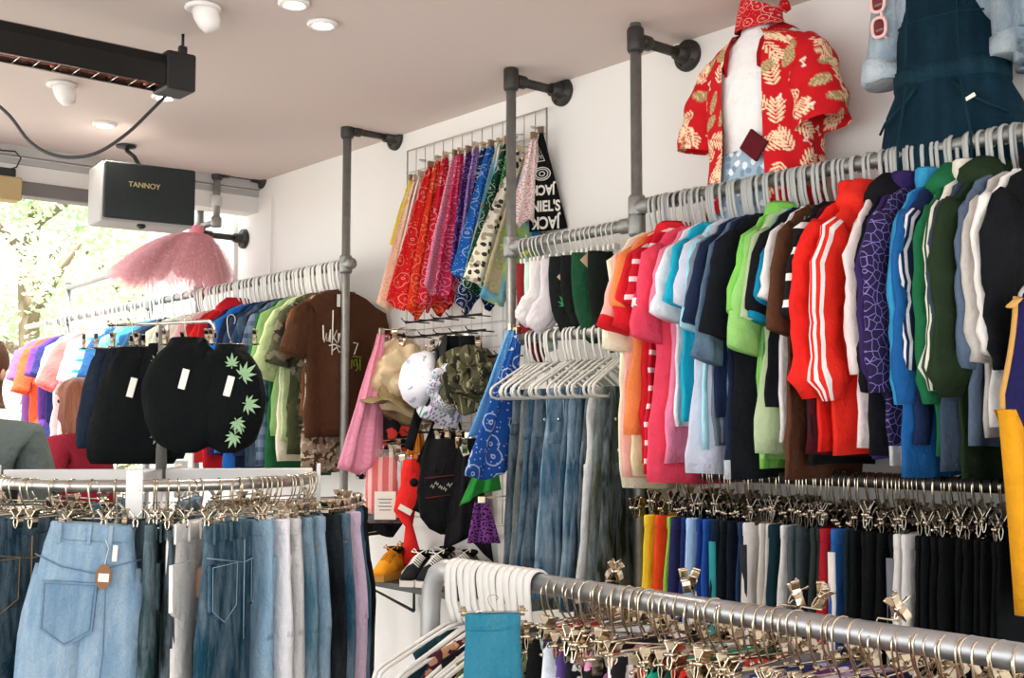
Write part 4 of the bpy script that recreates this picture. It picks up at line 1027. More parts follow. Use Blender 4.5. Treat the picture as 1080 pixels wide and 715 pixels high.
def hawaiian_torso():
    c = onX(806, 100, 3.12); y0 = c.y; zn = onX(798, 24, 3.12).z - HC
    root = thing('mannequin', 'mannequin torso in red leaf print shirt, white tee and red neckerchief', 'mannequin', (3.115, y0, HC), math.radians(-90))   # local -y faces the shop
    S = 1.0
    prof = [(1.335, .062, .06), (1.30, .075, .065), (1.275, .12, .072), (1.25, .17, .08), (1.22, .19, .088), (1.15, .185, .105), (1.05, .172, .108), (.95, .155, .095), (.85, .155, .09), (.78, .17, .10), (.66, .185, .105)]
    b = MB(); b.loft([tring(0, z, w * .95, d, n=40, fold=.008) for z, w, d in prof]); b.build('undershirt', f('#f3f1ee', .03), root)
    b = MB(); b.lathe([(.001, .07), (.045, .068), (.054, .06), (.056, .03), (.06, -.03), (.07, -.05)], c=(0, 0, 1.325), n=28); b.build('neck', M_WPLAST, root)
    b = MB(); nr = 9; rings = []
    for i in range(nr):
        t = i / (nr - 1); rings.append([((.066 + .018 * t + .004 * math.sin(5 * a + 4 * t)) * math.cos(a), (.068 + .02 * t + .003 * math.sin(7 * a)) * math.sin(a) - .012 * t, 1.405 - .085 * t - .02 * max(0, -math.sin(a)) * t - .025 * math.cos(a) * (1 - t)) for a in [2 * PI * k / 48 for k in range(48)]])
    b.loft(rings, caps=False); b.build('neckerchief', printed('#c2161f', '#f2cfc0', 'paisley', 26), root)
    b = MB(); b.lathe([(.001, .02), (.018, .014), (.02, -.006), (.001, -.02)], c=(.075, .02, 1.385), axis=(1, .3, .4), n=14, fn=lambda r, h, a: (r * (1 + .3 * math.sin(3 * a)), h)); b.build('knot', printed('#c2161f', '#f2cfc0', 'paisley', 26), root)
    # the open shirt: two fronts and back in one sheet, dense enough to carry its print
    b = MB(); rings = []; nth = 230; nzr = 210; zt, zb = 1.30, .70
    for i in range(nzr):
        t = i / (nzr - 1); z = zt - (zt - zb) * t
        hw = float(np.interp(t, [0, .06, .11, .2, .45, .7, 1], [.085, .17, .205, .215, .205, .205, .22])); d = float(np.interp(t, [0, .06, .2, .5, 1], [.078, .095, .12, .125, .135]))
        g = float(np.interp(t, [0, .05, .15, .5, 1], [.52, .42, .34, .38, .44])); r_ = tring(0, z, hw, d, n=nth, a0=-PI / 2 + g, a1=1.5 * PI - g * .95, seed=4, fold=.02 + .03 * t, e=.9)
        rings.append(r_)
    b.loft(rings, closed=False, caps=False); sh = b.build('shirt', M_HAW, root)
    paint(sh.data, hawaiian(3, ring_uv(rings)))
    for s in (-1, 1):
        P = [Vector((s * x, y, z)) for x, y, z in ((.12, 0, 1.225), (.165, 0, 1.20), (.20, -.005, 1.15), (.222, -.012, 1.08), (.238, -.02, 1.01), (.25, -.025, .945))]
        Q = []
        for i in range(len(P) - 1):
            for k in range(12): Q.append(P[i].lerp(P[i + 1], k / 12))
        Q.append(P[-1]); ra = list(np.interp(np.linspace(0, 1, len(Q)), [0, .3, 1], [.055, .078, .088])); rb = list(np.interp(np.linspace(0, 1, len(Q)), [0, .3, 1], [.06, .078, .086]))
        sr = tube_rings(Q, ra, rb, 3, 110, .008); b = MB(); b.loft(sr, caps=False); sl_ = b.build('sleeve', M_HAW, sh)
        paint(sl_.data, hawaiian(8 + s, ring_uv(sr)))
        b = MB(); o = []
        for (x, y, z, w) in ((.078, .05, 1.325, .03), (.088, .0, 1.325, .034), (.082, -.06, 1.30, .04), (.07, -.098, 1.25, .045), (.066, -.112, 1.2, .03), (.068, -.114, 1.16, .008)):
            o.append([(s * (x - .004), y, z), (s * (x + w * .9), y + .012, z - w * .6), (s * (x + w * .9), y + .018, z - w * .65), (s * x, y + .012, z - .004)])
        b.loft(o); b.build('lapel', f('#b8141d'), sh)
    b = MB(); b.loft([tring(0, z, w, d, n=40, fold=.01) for z, w, d in ((.90, .165, .102), (.88, .168, .104), (.80, .178, .11), (.68, .19, .115), (.60, .195, .115))]); b.build('shorts', printed('#9fb4c4', '#e9eef0', 'floral', 30, '#7c95aa'), root)
    b = MB(); b.box((.055, -.123, .90), (.085, .012, .075), rot=Matrix.Rotation(.7, 3, 'Y'), bev=.004); b.build('wallet_pouch', f('#5a1820'), root)
    b = MB(); b.tube([(0, .05, 1.2), (0, .15, 1.2)], .012, 8); b.box((0, .165, 1.2), (.1, .01, .16)); b.build('wall_bracket', M_GALV, root)
hawaiian_torso()

def denim_torso():
    c = onX(1004, 90, 3.10); y0 = c.y; root = thing('mannequin', 'mannequin torso in dark denim pinafore over a pale denim shirt', 'mannequin', (3.10, y0, HC), math.radians(-90))
    root.rotation_euler.z = math.radians(-84)
    D1 = denim('#0f2936', '#24485a', .25); D2 = denim('#98abb8', '#d5dde0', .4); D3 = denim('#16333f', '#2f5466', .25)
    prof = [(1.36, .105, .085), (1.30, .125, .095), (1.22, .135, .105), (1.12, .148, .11), (1.04, .155, .108), (1.02, .158, .110), (.97, .16, .112), (.955, .162, .112), (.90, .19, .118), (.82, .205, .122), (.74, .205, .12), (.66, .20, .12)]
    b = MB(); b.loft([tring(0.0, z, w, d, n=60, fold=.012) for z, w, d in prof]); b.build('pinafore', D1, root)
    b = MB(); b.loft([tring(0, z, w, d, n=50, fold=.02) for z, w, d in ((1.42, .07, .07), (1.39, .13, .085), (1.35, .165, .095), (1.22, .165, .098), (1.1, .15, .095))]); b.build('denim_shirt', D2, root)
    def band(zv, k=1.012, h=.012, m=D3, nm='seam'):
        w = float(np.interp(-zv, [-p[0] for p in prof], [p[1] for p in prof])); d = float(np.interp(-zv, [-p[0] for p in prof], [p[2] for p in prof]))
        b = MB(); b.loft([tring(0, zv + h, w * k * .998, d * k * .998, n=60, fold=.012), tring(0, zv + h, w * (k + .014), d * (k + .014), n=60, fold=.012), tring(0, zv - h, w * (k + .014), d * (k + .014), n=60, fold=.012), tring(0, zv - h, w * k * .998, d * k * .998, n=60, fold=.012)], caps=False); b.build(nm, m, root)
    band(.995, 1.01, .026, D3, 'waistband'); band(1.335, 1.03, .012, D3, 'bib_hem'); band(1.15, 1.004, .003, D3)
    for x in (-.07, .07):
        b = MB(); b.tube([(x, -.115, 1.33), (x * 1.05, -.122, 1.15), (x * 1.1, -.125, 1.03)], .004, 6); b.tube([(x * 1.1, -.127, .96), (x * 1.5, -.132, .8), (x * 1.5, -.132, .68)], .004, 6); b.build('seam', D3, root)
    b = MB()
    for (x, y, z) in ((-.04, -.118, 1.30), (-.02, -.118, 1.305), (0.0, -.118, 1.31), (.02, -.118, 1.305)): b.tube([(x, y, z), (x + .008, y, z + .012)], .0018, 5)
    b.build('embroidery', f('#a67a3a'), root)
    for s in (-1, 1):
        b = MB(); b.tube([(s * .1, -.108, 1.32), (s * .1, -.09, 1.4), (s * .085, .0, 1.435), (s * .08, .09, 1.36)], .018, 8, ry=.004, side=(1, 0, 0)); b.build('strap', f('#0f161a'), root)
        P = [Vector((s * x, y, z)) for x, y, z in ((.10, 0, 1.34), (.15, 0, 1.30), (.172, -.005, 1.22), (.182, -.012, 1.13), (.188, -.016, 1.06))]; n = len(P)
        b = MB(); b.loft(tube_rings(P, [.055, .06, .062, .064, .066], [.06, .066, .066, .066, .066], 5, 24, .008)); sl_ = b.build('sleeve', D2, root)
        b = MB(); b.loft(tube_rings([Vector((s * .186, -.015, 1.075)), Vector((s * .188, -.016, 1.07)), Vector((s * .191, -.018, 1.015)), Vector((s * .1905, -.018, 1.01))], [.066, .074, .076, .064], [.066, .074, .075, .064], 6, 24, .004)); b.build('rolled_cuff', denim('#b7c6ce', '#e0e6e8', .4), sl_)
    b = MB(); o = []
    for s_ in (-1, 1):
        b = MB(); b.tube([(s_ * .05, -.121, .955), (s_ * .09, -.124, .91), (s_ * .15, -.112, .87), (s_ * .185, -.075, .85)], .004, 6); b.build('seam', D3, root)
    b = MB(); b.box((.105, -.128, .895), (.028, .004, .011), rot=Matrix.Rotation(-.4, 3, 'Y'), bev=.001); b.build('pale_spot', M_TAG, root)  # small pale spot on the hip
    b = MB(); b.tube([(0, .06, 1.2), (0, .16, 1.2)], .012, 8); b.box((0, .165, 1.2), (.1, .01, .16)); b.build('wall_bracket', M_GALV, root)
    # sunglasses hooked on the shirt sleeve, hanging on end
    p = Vector((-.172, -.095, 1.20)); g = thing('sunglasses', 'pink framed sunglasses hung on end beside the denim pinafore', 'sunglasses', root.matrix_basis @ p, root.rotation_euler.z)
    g.rotation_euler = (0, math.radians(88), root.rotation_euler.z)
    PK = plain('pink_frame', '#f0c3bb', .35); LN = plain('brown_lens', '#6a2a2c', .12)
    b = MB()
    for s in (-1, 1): b.tube([(s * .038 + .029 * sup(a, .75), 0, .021 * sup(a - PI / 2, .75)) for a in [2 * PI * k / 28 for k in range(28)]], .0052, 8, closed=True)
    b.tube([(-.011, 0, .008), (0, -.003, .011), (.011, 0, .008)], .004, 8); b.build('front_frame', PK, g)
    for s in (-1, 1):
        b = MB(); b.lathe([(.001, .001), (.026, .001), (.026, -.001), (.001, -.001)], c=(s * .038, 0, 0), axis=(0, 1, 0), n=24, fn=lambda r, h, a: (r * .92, h)); b.build('lens', LN, g)
        b = MB(); b.tube([(s * .066, 0, .012), (s * .07, .02, .013), (s * .068, .1, .012), (s * .066, .13, -.012)], .0035, 7); b.build('temple', PK, g)
    # second pale denim jacket hanging at the right, cut by the frame
    jx = onX(1072, 40, 3.02); make_shirt('denim_jacket', 'pale blue denim jacket cut off by the top right corner', 'jacket', (2.98, jx.y - .09, HC + 1.40), math.radians(28), denim('#8fa6b8', '#d3dce2', .5), sl='long', ck='stand', L=.42, hw=.2, th=.06, slen=.32, rad=.075, seed=77)
denim_torso()
# ------------------------------------------------------------------ wire grid and everything hung on it
GX = W - .035
def gy(px): return onX(px, 300, GX).y
ya, yb = gy(429), gy(577); zt = onX(577, 114, GX).z; zb_ = HC - .42
b = MB(); n = 14
for k in range(n + 1): y = yb + (ya - yb) * k / n; b.tube([(GX, y, zb_), (GX, y, zt)], .0024, 6)
for k in range(17): z = zb_ + (zt - zb_) * k / 16; b.tube([(GX - .004, yb, z), (GX - .004, ya, z)], .0024, 6)
for y in (ya, yb): b.tube([(GX, y, zb_), (GX, y, zt)], .0042, 8)
for z in (zt, zb_): b.tube([(GX, yb, z), (GX, ya, z)], .0042, 8)
for y in (ya - .1, yb + .1):
    for z in (zt - .06, zb_ + .06): b.tube([(GX, y, z), (W, y, z)], .006, 6)
tag(b.build('wire_grid_panel', plain('grid_wire', '#c9c3bb', .4, .6)), 'chromed wire grid panel fixed to the wall between the pipe racks', 'grid panel')
BG = 'bandanas on the wire grid'
def bandana(pxt, pyt, pxb, pyb, m, lab, wl=.16, wr=.03, seed=0, cat='bandana', off=.06, folds=2.5, tips=None, group=BG, nm='bandana', amp=.014, top=.012, rz=0.0, kraft=False):
    """a bandana pinned by its middle to a short prong: it hangs as a fin out from the wall"""
    y = gy(pxt); p = onX(pxt, pyt, GX - off); pb = onX(pxt, pyt, GX - off); L = (pyb - pyt) / FPX * ((p - CAM).dot(F0)) * 1.0
    root = thing(nm, lab, cat, (p.x, p.y, p.z), rz, group)
    tp = tips or zig((0, .93), (.3, 1.0), (.55, .86), (.8, .97), (1, .84))
    d = drape(L, lambda t: -top - wl * 1.1 * t ** .9, lambda t: top + (wr + .02) * t, tp, 17, 20, folds, amp, .003, seed); d.build('cloth', m, root)
    b = MB(); b.box((0, 0, .012), (.03, .014, .03), bev=.003); b.tube([(0, 0, .02), (off - .005, 0, .03)], .003, 6); b.build('clip', plain('wood_clip', '#8a6a4a', .7) if kraft else M_BRASSY, root)
    return root
P_ = printed
BAN = [
 (434, 190, 412, 268, P_('#ead23a', '#f7ecae', 'paisley', 24), 'yellow bandana, leftmost on the wire grid', .11, .01, True),
 (438, 190, 405, 336, P_('#f6d3b6', '#e8874a', 'paisley', 20), 'peach bandana with orange print left of the reds', .20, .01, False),
 (444, 186, 425, 330, P_('#f3e3d6', '#eab49a', 'paisley', 22), 'cream bandana between the peach and red ones', .15, .02, False),
 (454, 176, 420, 334, P_('#e0231f', '#f6b9a8', 'paisley', 15), 'bright red bandana, largest and first of the reds', .20, .02, True),
 (462, 170, 442, 344, P_('#de3419', '#f3b48c', 'paisley', 17), 'orange-red bandana with a low pointed end', .15, .03, False),
 (470, 166, 460, 336, P_('#cf1a2c', '#f6c3bd', 'paisley', 19), 'crimson bandana right of the orange-red one', .13, .03, False),
 (480, 164, 445, 318, P_('#ef9db4', '#d8486c', 'dots', 130), 'light pink speckled bandana between reds and blues', .17, .02, True),
 (486, 162, 470, 320, P_('#d42a56', '#f4bccb', 'paisley', 18), 'raspberry pink bandana behind the light pink one', .12, .03, False),
 (494, 160, 480, 300, P_('#4a2568', '#c8a6dd', 'paisley', 20), 'dark purple bandana', .1, .03, True),
 (502, 156, 486, 292, P_('#8f66ac', '#e9dcf2', 'paisley', 20), 'lilac bandana beside the dark purple one', .1, .03, False),
 (510, 156, 500, 338, P_('#14254e', '#dfe6f2', 'paisley', 16), 'navy paisley bandana hanging lowest in the middle', .14, .06, False),
 (518, 154, 470, 306, P_('#1f62b4', '#cfe0f4', 'paisley', 17), 'royal blue bandana', .19, .01, True),
 (527, 152, 487, 318, P_('#6fc6dc', '#f6f2df', 'dye', 12, '#d59d53'), 'aqua and cream tie-dyed bandana', .17, .02, False),
 (535, 150, 503, 320, P_('#12402c', '#d7e6d6', 'paisley', 18), 'dark green paisley bandana', .21, .02, True),
 (541, 147, 522, 316, P_('#2c7a3a', '#dcecc8', 'paisley', 18), 'mid green bandana right of the dark green one', .15, .03, False),
 (548, 160, 522, 312, P_('#e8e0cd', '#3a352e', 'floral', 34, '#a69a80'), 'cream bandana with black figure print', .25, .04, False),
 (553, 168, 540, 318, P_('#b9ad86', '#8c8258', 'paisley', 18), 'khaki bandana below the black figure print one', .21, .04, False),
 (557, 170, 548, 330, P_('#a3c153', '#2f86c4', 'dye', 9, '#e4e36a'), 'lime and blue tie-dyed bandana hanging low', .2, .05, False),
 (563, 146, 545, 246, P_('#f3e6e0', '#e08d90', 'dots', 130), 'white bandana with pink flecks beside the black scarf', .10, .02, True),
]
for i, (a, b_, c, d, m, lab, wl, wr, kr) in enumerate(BAN):
    bandana(a, b_, c, d, m, lab + (' on the wire grid' if len(lab.split()) < 4 else ''), wl, wr, i + 3, kraft=kr, rz=math.radians(rnd.uniform(-8, 8)))
# black scarf with lettering
def scarf():
    p = onX(571, 140, GX - .03); L = (248 - 140) / FPX * (p - CAM).dot(F0); rz = math.radians(-58)
    root = thing('printed_scarf', 'black tapered scarf with white lettering at the grid corner', 'scarf', p, rz, BG)
    b = drape(L, lambda t: -.008 - .135 * t, lambda t: .008 + .105 * t, zig((0, 1.0), (1, .97)), 17, 20, 1.5, .006, .003, 2); b.build('cloth', f('#131312'), root)
    LT = f('#e8e4da', .03)
    def word(txt, x, z, size, flip, nm='lettering'):
        cu = bpy.data.curves.new('lettering', 'FONT'); cu.body = txt; cu.size = size; cu.extrude = .0012; cu.offset = .0014; cu.align_x = 'CENTER'; cu.align_y = 'CENTER'
        to = bpy.data.objects.new('lettering', cu); COL.objects.link(to); me = bpy.data.meshes.new_from_object(to); bpy.data.objects.remove(to); me.materials.append(LT)
        o = obj(nm, me, root, (x, -.016, z)); o.rotation_euler = (PI / 2, PI if flip else 0, 0); o.scale = (.95, 1.25, 1)
    word('JACK', .012, -L * .58, .046, True); word("NIEL'S", .022, -L * .75, .05, False); word('JACK', .022, -L * .905, .056, True)
    b = MB()
    for r in (.036, .026, .012): b.tube([(.006 + r * 1.0 * math.cos(a), -.014, -L * .42 + r * .75 * math.sin(a)) for a in [2 * PI * k / 24 for k in range(24)]], .0022, 5, closed=True)
    b.tube([(-.036, -.014, -L * .30), (-.008, -.013, -L * .15), (.018, -.014, -L * .29), (-.036, -.014, -L * .30)], .0026, 5)
    b.tube([(-.02, -.014, -L * .27), (-.008, -.014, -L * .2), (.005, -.014, -L * .27), (-.02, -.014, -L * .25), (.01, -.014, -L * .24)], .0024, 5); b.build('emblem', LT, root)
    b = MB(); b.box((0, 0, .012), (.03, .014, .03), bev=.003); b.build('clip', M_BRASSY, root)
scarf()
# prong bars across the grid
for (z_px, x0, x1) in ((336, 428, 508), (352, 430, 512), (456, 432, 492), (376, 478, 540)):
    p0, p1 = onX(x0, z_px, GX - .10), onX(x1, z_px, GX - .10); z = (p0.z + p1.z) / 2
    root = thing('prong_bar', 'dark metal prong bar hooked on the wire grid at photo height %s' % {336: 'just under the bandanas', 352: 'above the hats', 456: 'under the hats', 376: 'beside the camouflage hat'}[z_px], 'prong bar', (GX - .10, p0.y, z), 0, 'prong bars on the wire grid')
    root['label'] = {336: 'dark metal prong bar just under the hanging bandanas', 352: 'dark metal prong bar directly above the hats', 456: 'dark metal prong bar below the hats', 376: 'dark prong bar above the camouflage hat'}[z_px]
    b = MB(); b.tube([(0, 0, 0), (0, p1.y - p0.y, 0)], .005, 8); b.build('bar', M_DARKMETAL, root)
    k = 0; yy = 0
    for k in range(5):
        yy = (p1.y - p0.y) * (k + .5) / 5; b = MB(); b.tube([(.095, yy, .0), (-.05, yy, 0), (-.065, yy, .015)], .003, 6); b.build('prong', M_DARKMETAL, root)

# hats
def hat(px, py, m, lab, r=.085, h=.085, brim=.055, rot=(0, 0, 0), band=None, crush=.1, off=.13, flat=1.0):
    p = onX(px, py, GX - off); root = thing('hat', lab, 'hat', p, 0, 'hats on the wire grid'); root.rotation_euler = rot
    def fn(rr, hh, a): return (rr * (1 + crush * .8 * math.sin(2 * a + hh * 20) * .4 + crush * nz(math.cos(a) * 2, math.sin(a) * 2, hh * 12)), hh + crush * .12 * nz(math.cos(a) * 2.5, math.sin(a) * 2.5, rr * 12))
    b = MB(); b.lathe([(.001, h * .86), (r * .35, h * .84), (r * .7, h), (r * .9, h * .93), (r, h * .5), (r * 1.05, .0), (r * 1.0, -.004), (r * .94, h * .4)], n=36, fn=fn); b.build('crown', m, root)
    b = MB(); b.lathe([(r * 1.0, .002), (r + brim * .5, -.008), (r + brim, -.022), (r + brim + .002, -.027), (r + brim * .5, -.014), (r * .98, -.005)], n=40, fn=fn, caps=False); b.build('brim', m, root)
    root.scale = ((1.22 if r < .095 else 1.05),) * 3
    if band: b = MB(); b.lathe([(r * 1.03, .002), (r * 1.055, .004), (r * 1.04, .028), (r * 1.0, .028)], n=36, fn=fn, caps=False); b.build('band', band, root)
    return root
hat(428, 394, f('#cdb692', .12), 'crushed tan cotton bucket hat on the wire grid', .088, .10, .05, (math.radians(75), math.radians(15), math.radians(-42)), f('#bda47c'), .25)
hat(420, 430, f('#8e7b58', .12), 'olive brown brimmed hat hanging under the tan one', .092, .09, .055, (math.radians(-12), math.radians(14), math.radians(-40)), f('#7a6847'), .2)
hat(497, 396, P_('#4c4a34', '#201f17', 'camo', 30, '#8c8766'), 'camouflage bucket hat beside the blue bandana', .095, .10, .05, (math.radians(70), math.radians(-10), math.radians(-40)), None, .25)
hat(472, 408, P_('#d9d3dc', '#7a6aa0', 'floral', 90, '#5d9c88'), 'shiny floral bucket hat in lilac and green', .08, .10, .045, (math.radians(80), math.radians(25), math.radians(-30)), None, .25)
def cap():
    p = onX(452, 402, GX - .16); root = thing('cap', 'white cap with black edge piping hanging on its side', 'cap', p, 0, 'hats on the wire grid'); root.rotation_euler = (math.radians(8), math.radians(-78), math.radians(-32)); root.scale = (1.3, 1.3, 1.1)
    b = MB(); b.lathe([(.001, .12), (.04, .112), (.075, .085), (.093, .04), (.096, 0), (.092, .002), (.07, .08), (.001, .113)], n=32, fn=lambda r, h, a: (r * (1 + .12 * math.cos(a) ** 2), h)); b.build('crown', P_('#f1eff0', '#d5d5de', 'dye', 16, '#a9adc4'), root)
    b = MB(); b.tube([(.098 * 1.12 * math.cos(a) if True else 0, .1 * math.sin(a), .001) for a in [2 * PI * k / 32 for k in range(32)]], .006, 8, closed=True); b.build('piping', f('#161618'), root)
    b = MB(); o = []
    for k in range(13):
        a = math.radians(-65 + 130 * k / 12); o.append([(.104 * math.cos(a), .096 * math.sin(a), 0), ((.10 + .075 * math.cos(a) ** .6) * math.cos(a), .105 * math.sin(a), -.022), ((.10 + .075 * math.cos(a) ** .6) * math.cos(a), .105 * math.sin(a), -.027), (.104 * math.cos(a), .096 * math.sin(a), -.005)])
    b.loft(o); b.build('peak', f('#2a2c2a'), root)
    b = MB(); b.tube([(-.09, .04, 0), (-.17, .03, .01), (-.24, .0, .02)], .02, 8, ry=.004); b.build('strap', f('#17171a'), root)
cap()
def hang(px, py, pyb, m, lab, nm, cat, wl, wr, rz=0, off=.09, tips=None, seed=0, amp=.012, top=.02, folds=2.0, wt=None, group=None):
    p = onX(px, py, GX - off); L = (pyb - py) / FPX * (p - CAM).dot(F0)
    root = thing(nm, lab, cat, p, math.radians(rz), group)
    drape(L, lambda t: -top - wl * t, lambda t: top + wr * t, tips, 17, 18, folds, amp, .004, seed).build('cloth', m, root)
    b = MB(); b.box((0, 0, .012), (.03, .014, .03), bev=.003); b.tube([(0, 0, .02), (off, 0, .03)], .003, 6); b.build('clip', M_BRASSY, root); return root
hang(402, 352, 500, P_('#ef9cb6', '#e07f9c', 'paisley', 14), 'long pink bandana hanging left of the hats', 'bandana', 'bandana', .21, .0, 0, .2, zig((0, .95), (.5, 1), (1, .85)), 3)
hang(416, 352, 476, P_('#1c1a1c', '#c8322e', 'floral', 12, '#e2473a'), 'black cloth with red flowers behind the hats', 'floral_cloth', 'cloth', .12, .14, -40, .05, None, 5, top=.05)
hang(540, 348, 462, P_('#5f9fd6', '#86bbe4', 'paisley', 26), 'long pale side of blue bandana beside the white hangers', 'bandana', 'bandana', .20, .02, 0, .29, zig((0, 1), (1, .85)), 6)
hang(546, 352, 505, P_('#1d4e9c', '#d6e4f6', 'paisley', 11), 'deep blue paisley bandana with bold white print, low by the denim', 'bandana', 'bandana', .265, -.01, 4, .27, zig((0, .96), (.4, 1), (1, .9)), 7)
hang(518, 470, 532, f('#2f8f3c'), 'bright green cloth under the deep blue bandana', 'bandana', 'bandana', .12, .03, -15, .2, zig((0, 1), (.5, .8), (1, .75)), 8)
hang(508, 530, 572, P_('#7a3f8c', '#241028', 'floral', 80), 'purple leopard print cloth below the green one', 'scarf', 'scarf', .03, .05, -40, .15, None, 9, top=.03)
for px, lab in ((478, 'black ankle sock pinned left above the camouflage hat'), (492, 'black ankle sock pinned right above the camouflage hat')):
    p = onX(px, 354, GX - .08); root = thing('ankle_sock', lab, 'sock', p, math.radians(-45), 'black socks on the grid'); sock_mesh(.13, .035, .03, 1, px).build('sock', f('#101112'), root)
    b = MB(); b.box((0, 0, .01), (.02, .012, .03), bev=.002); b.build('clip', M_BRASSY, root)
# packaged red gloves
def packet():
    p = onX(404, 482, GX - .2); root = thing('glove_packet', 'clear packet of red gloves with a white card label', 'packet', p, math.radians(-42)); root.scale = (1.15,) * 3
    b = MB(); b.loft([[(x, y, z) for x, y in ((-w, 0), (-w * .6, -d), (w * .6, -d), (w, 0), (w * .6, d), (-w * .6, d))] for z, w, d in ((.0, .05, .004), (-.03, .062, .014), (-.12, .07, .02), (-.2, .068, .018), (-.225, .066, .006))]); b.build('glove_pair', P_('#cf2326', '#f0a8a0', 'vstripe', 24), root)
    b = MB(); b.loft([[(x, y, z) for x, y in ((-w, 0), (-w * .7, -d), (w * .7, -d), (w, 0), (w * .7, d), (-w * .7, d))] for z, w, d in ((.03, .03, .004), (.01, .055, .012), (-.12, .078, .026), (-.25, .078, .022), (-.262, .076, .004))]); b.build('clear_bag', glassy('clear_film', '#fbeeee', .16), root)
    b = MB(); b.box((.014, -.03, -.19), (.085, .003, .11), bev=.001); c = b.build('card_label', M_TAG, root)
    b = MB()
    for k in range(4): b.box((.014, -.032, -.165 - k * .014), (.055 - .008 * (k % 2), .001, .004))
    b.build('print_lines', f('#8d8a86'), c)
    b = MB(); b.tube([(0, 0, .03), (0, .01, .05), (.05, .03, .06)], .003, 6); b.build('hook', M_CHROME, root)
packet()
def red_scarf():
    p = onX(434, 484, GX - .16); root = thing('knotted_scarf', 'red scarf twisted to a narrow waist, hanging beside the black bag', 'scarf', p, math.radians(-40)); root.scale = (1.15,) * 3
    b = MB(); P = [(0, 0, 0), (.004, 0, -.05), (.006, 0, -.11), (-.012, 0, -.17), (-.022, 0, -.20), (-.008, 0, -.26), (0, 0, -.34), (.004, 0, -.40), (.0, 0, -.43)]
    b.loft(tube_rings([Vector(q) for q in P], [.03, .042, .05, .05, .042, .018, .03, .044, .01], [.012, .02, .024, .026, .026, .014, .02, .024, .006], 3, 20, .008)); b.build('cloth', f('#dc2a26'), root)
    b = MB(); b.lathe([(.001, .006), (.016, .004), (.017, 0)], c=(.012, -.024, -.09), axis=(0, -1, 0), n=14); b.build('dark_patch', f('#1a1512'), root)
    b = MB(); b.box((-.02, -.03, -.195), (.055, .004, .022), rot=Matrix.Rotation(.5, 3, 'Y')); b.build('paper_tag', M_TAG, root)
    b = MB(); b.tube([(0, 0, 0), (.0, .02, .02), (.08, .06, .03)], .003, 6); b.build('hook', M_CHROME, root)
red_scarf()
def bag():
    p = onX(470, 470, GX - .13); root = thing('drawstring_bag', 'black drawstring bag with a framed embroidered panel', 'bag', p, math.radians(-42)); BK = f('#121214')
    b = MB(); b.loft([[(w * sup(a, .7), d * sup(a - PI / 2, .7) + .006 * math.sin(5 * a), z) for a in [2 * PI * k / 32 for k in range(32)]] for z, w, d in ((.03, .075, .012), (0, .09, .02), (-.05, .105, .035), (-.2, .125, .05), (-.31, .11, .045), (-.36, .07, .03), (-.385, .02, .01))]); b.build('body', BK, root)
    b = MB(); b.tube([(-.085, -.052, -.14), (.06, -.052, -.125), (.065, -.053, -.205), (-.08, -.053, -.225)], .0026, 6, closed=True); b.build('panel_border', f('#6e2a2c'), root)
    b = MB(); q = random.Random(4)
    for k in range(7):
        x = -.06 + k * .018; z = -.178 + .012 * math.sin(k * 1.7); b.tube([(x, -.053, z), (x + .006, -.054, z + .012), (x + .012, -.054, z - .006), (x + .016, -.053, z + .006)], .0024, 5)
    b.build('embroidered_script', f('#c9c3b6'), root)
    b = MB(); b.tube([(-.03, -.03, -.03), (-.045, -.046, -.11), (-.01, -.05, -.12), (.02, -.03, -.03)], .003, 5); b.build('cord', f('#2a1c1c'), root)
    b = MB(); b.tube([(-.09, 0, 0), (-.05, .02, .12), (0, .03, .16), (.05, .02, .12), (.09, 0, 0)], .006, 7); b.build('strap', BK, root)
bag()
hang(468, 452, 548, f('#141416'), 'plain black vest hanging behind the drawstring bag', 'vest', 'vest', .14, .14, -42, .06, zig((0, .8), (.4, 1), (.7, .85), (1, .95)), 21, top=.06)
hang(494, 462, 592, f('#17161a'), 'black strappy top hanging right of the drawstring bag', 'strappy_top', 'top', .07, .07, -42, .1, zig((0, .9), (.5, .8), (1, 1)), 22, top=.04)
hang(396, 440, 500, P_('#2b2624', '#b23a34', 'floral', 20), 'dark flowered cloth between the pink bandana and the hats', 'floral_cloth', 'cloth', .06, .08, -42, .07, None, 23, top=.04)
hang(440, 452, 486, f('#d9862a'), 'small orange cloth pinned above the red scarf', 'neckerchief', 'cloth', .03, .03, -40, .1, zig((0, .8), (.5, 1), (1, .8)), 12)
hang(388, 470, 505, P_('#2a2724', '#d7d2cc', 'floral', 30), 'black and white patterned cloth by the glove packet', 'neckerchief', 'cloth', .04, .03, -40, .16, None, 14)
hang(424, 486, 545, f('#d8d2cf'), 'white tube sock between the packet and the red scarf', 'sock', 'sock', .012, .02, -40, .14, None, 15)
hang(402, 522, 572, f('#101213'), 'black garment hanging low under the glove packet', 'black_cloth', 'cloth', .10, .06, -42, .2, zig((0, 1), (.5, .8), (.8, .9), (1, .6)), 16, top=.04)
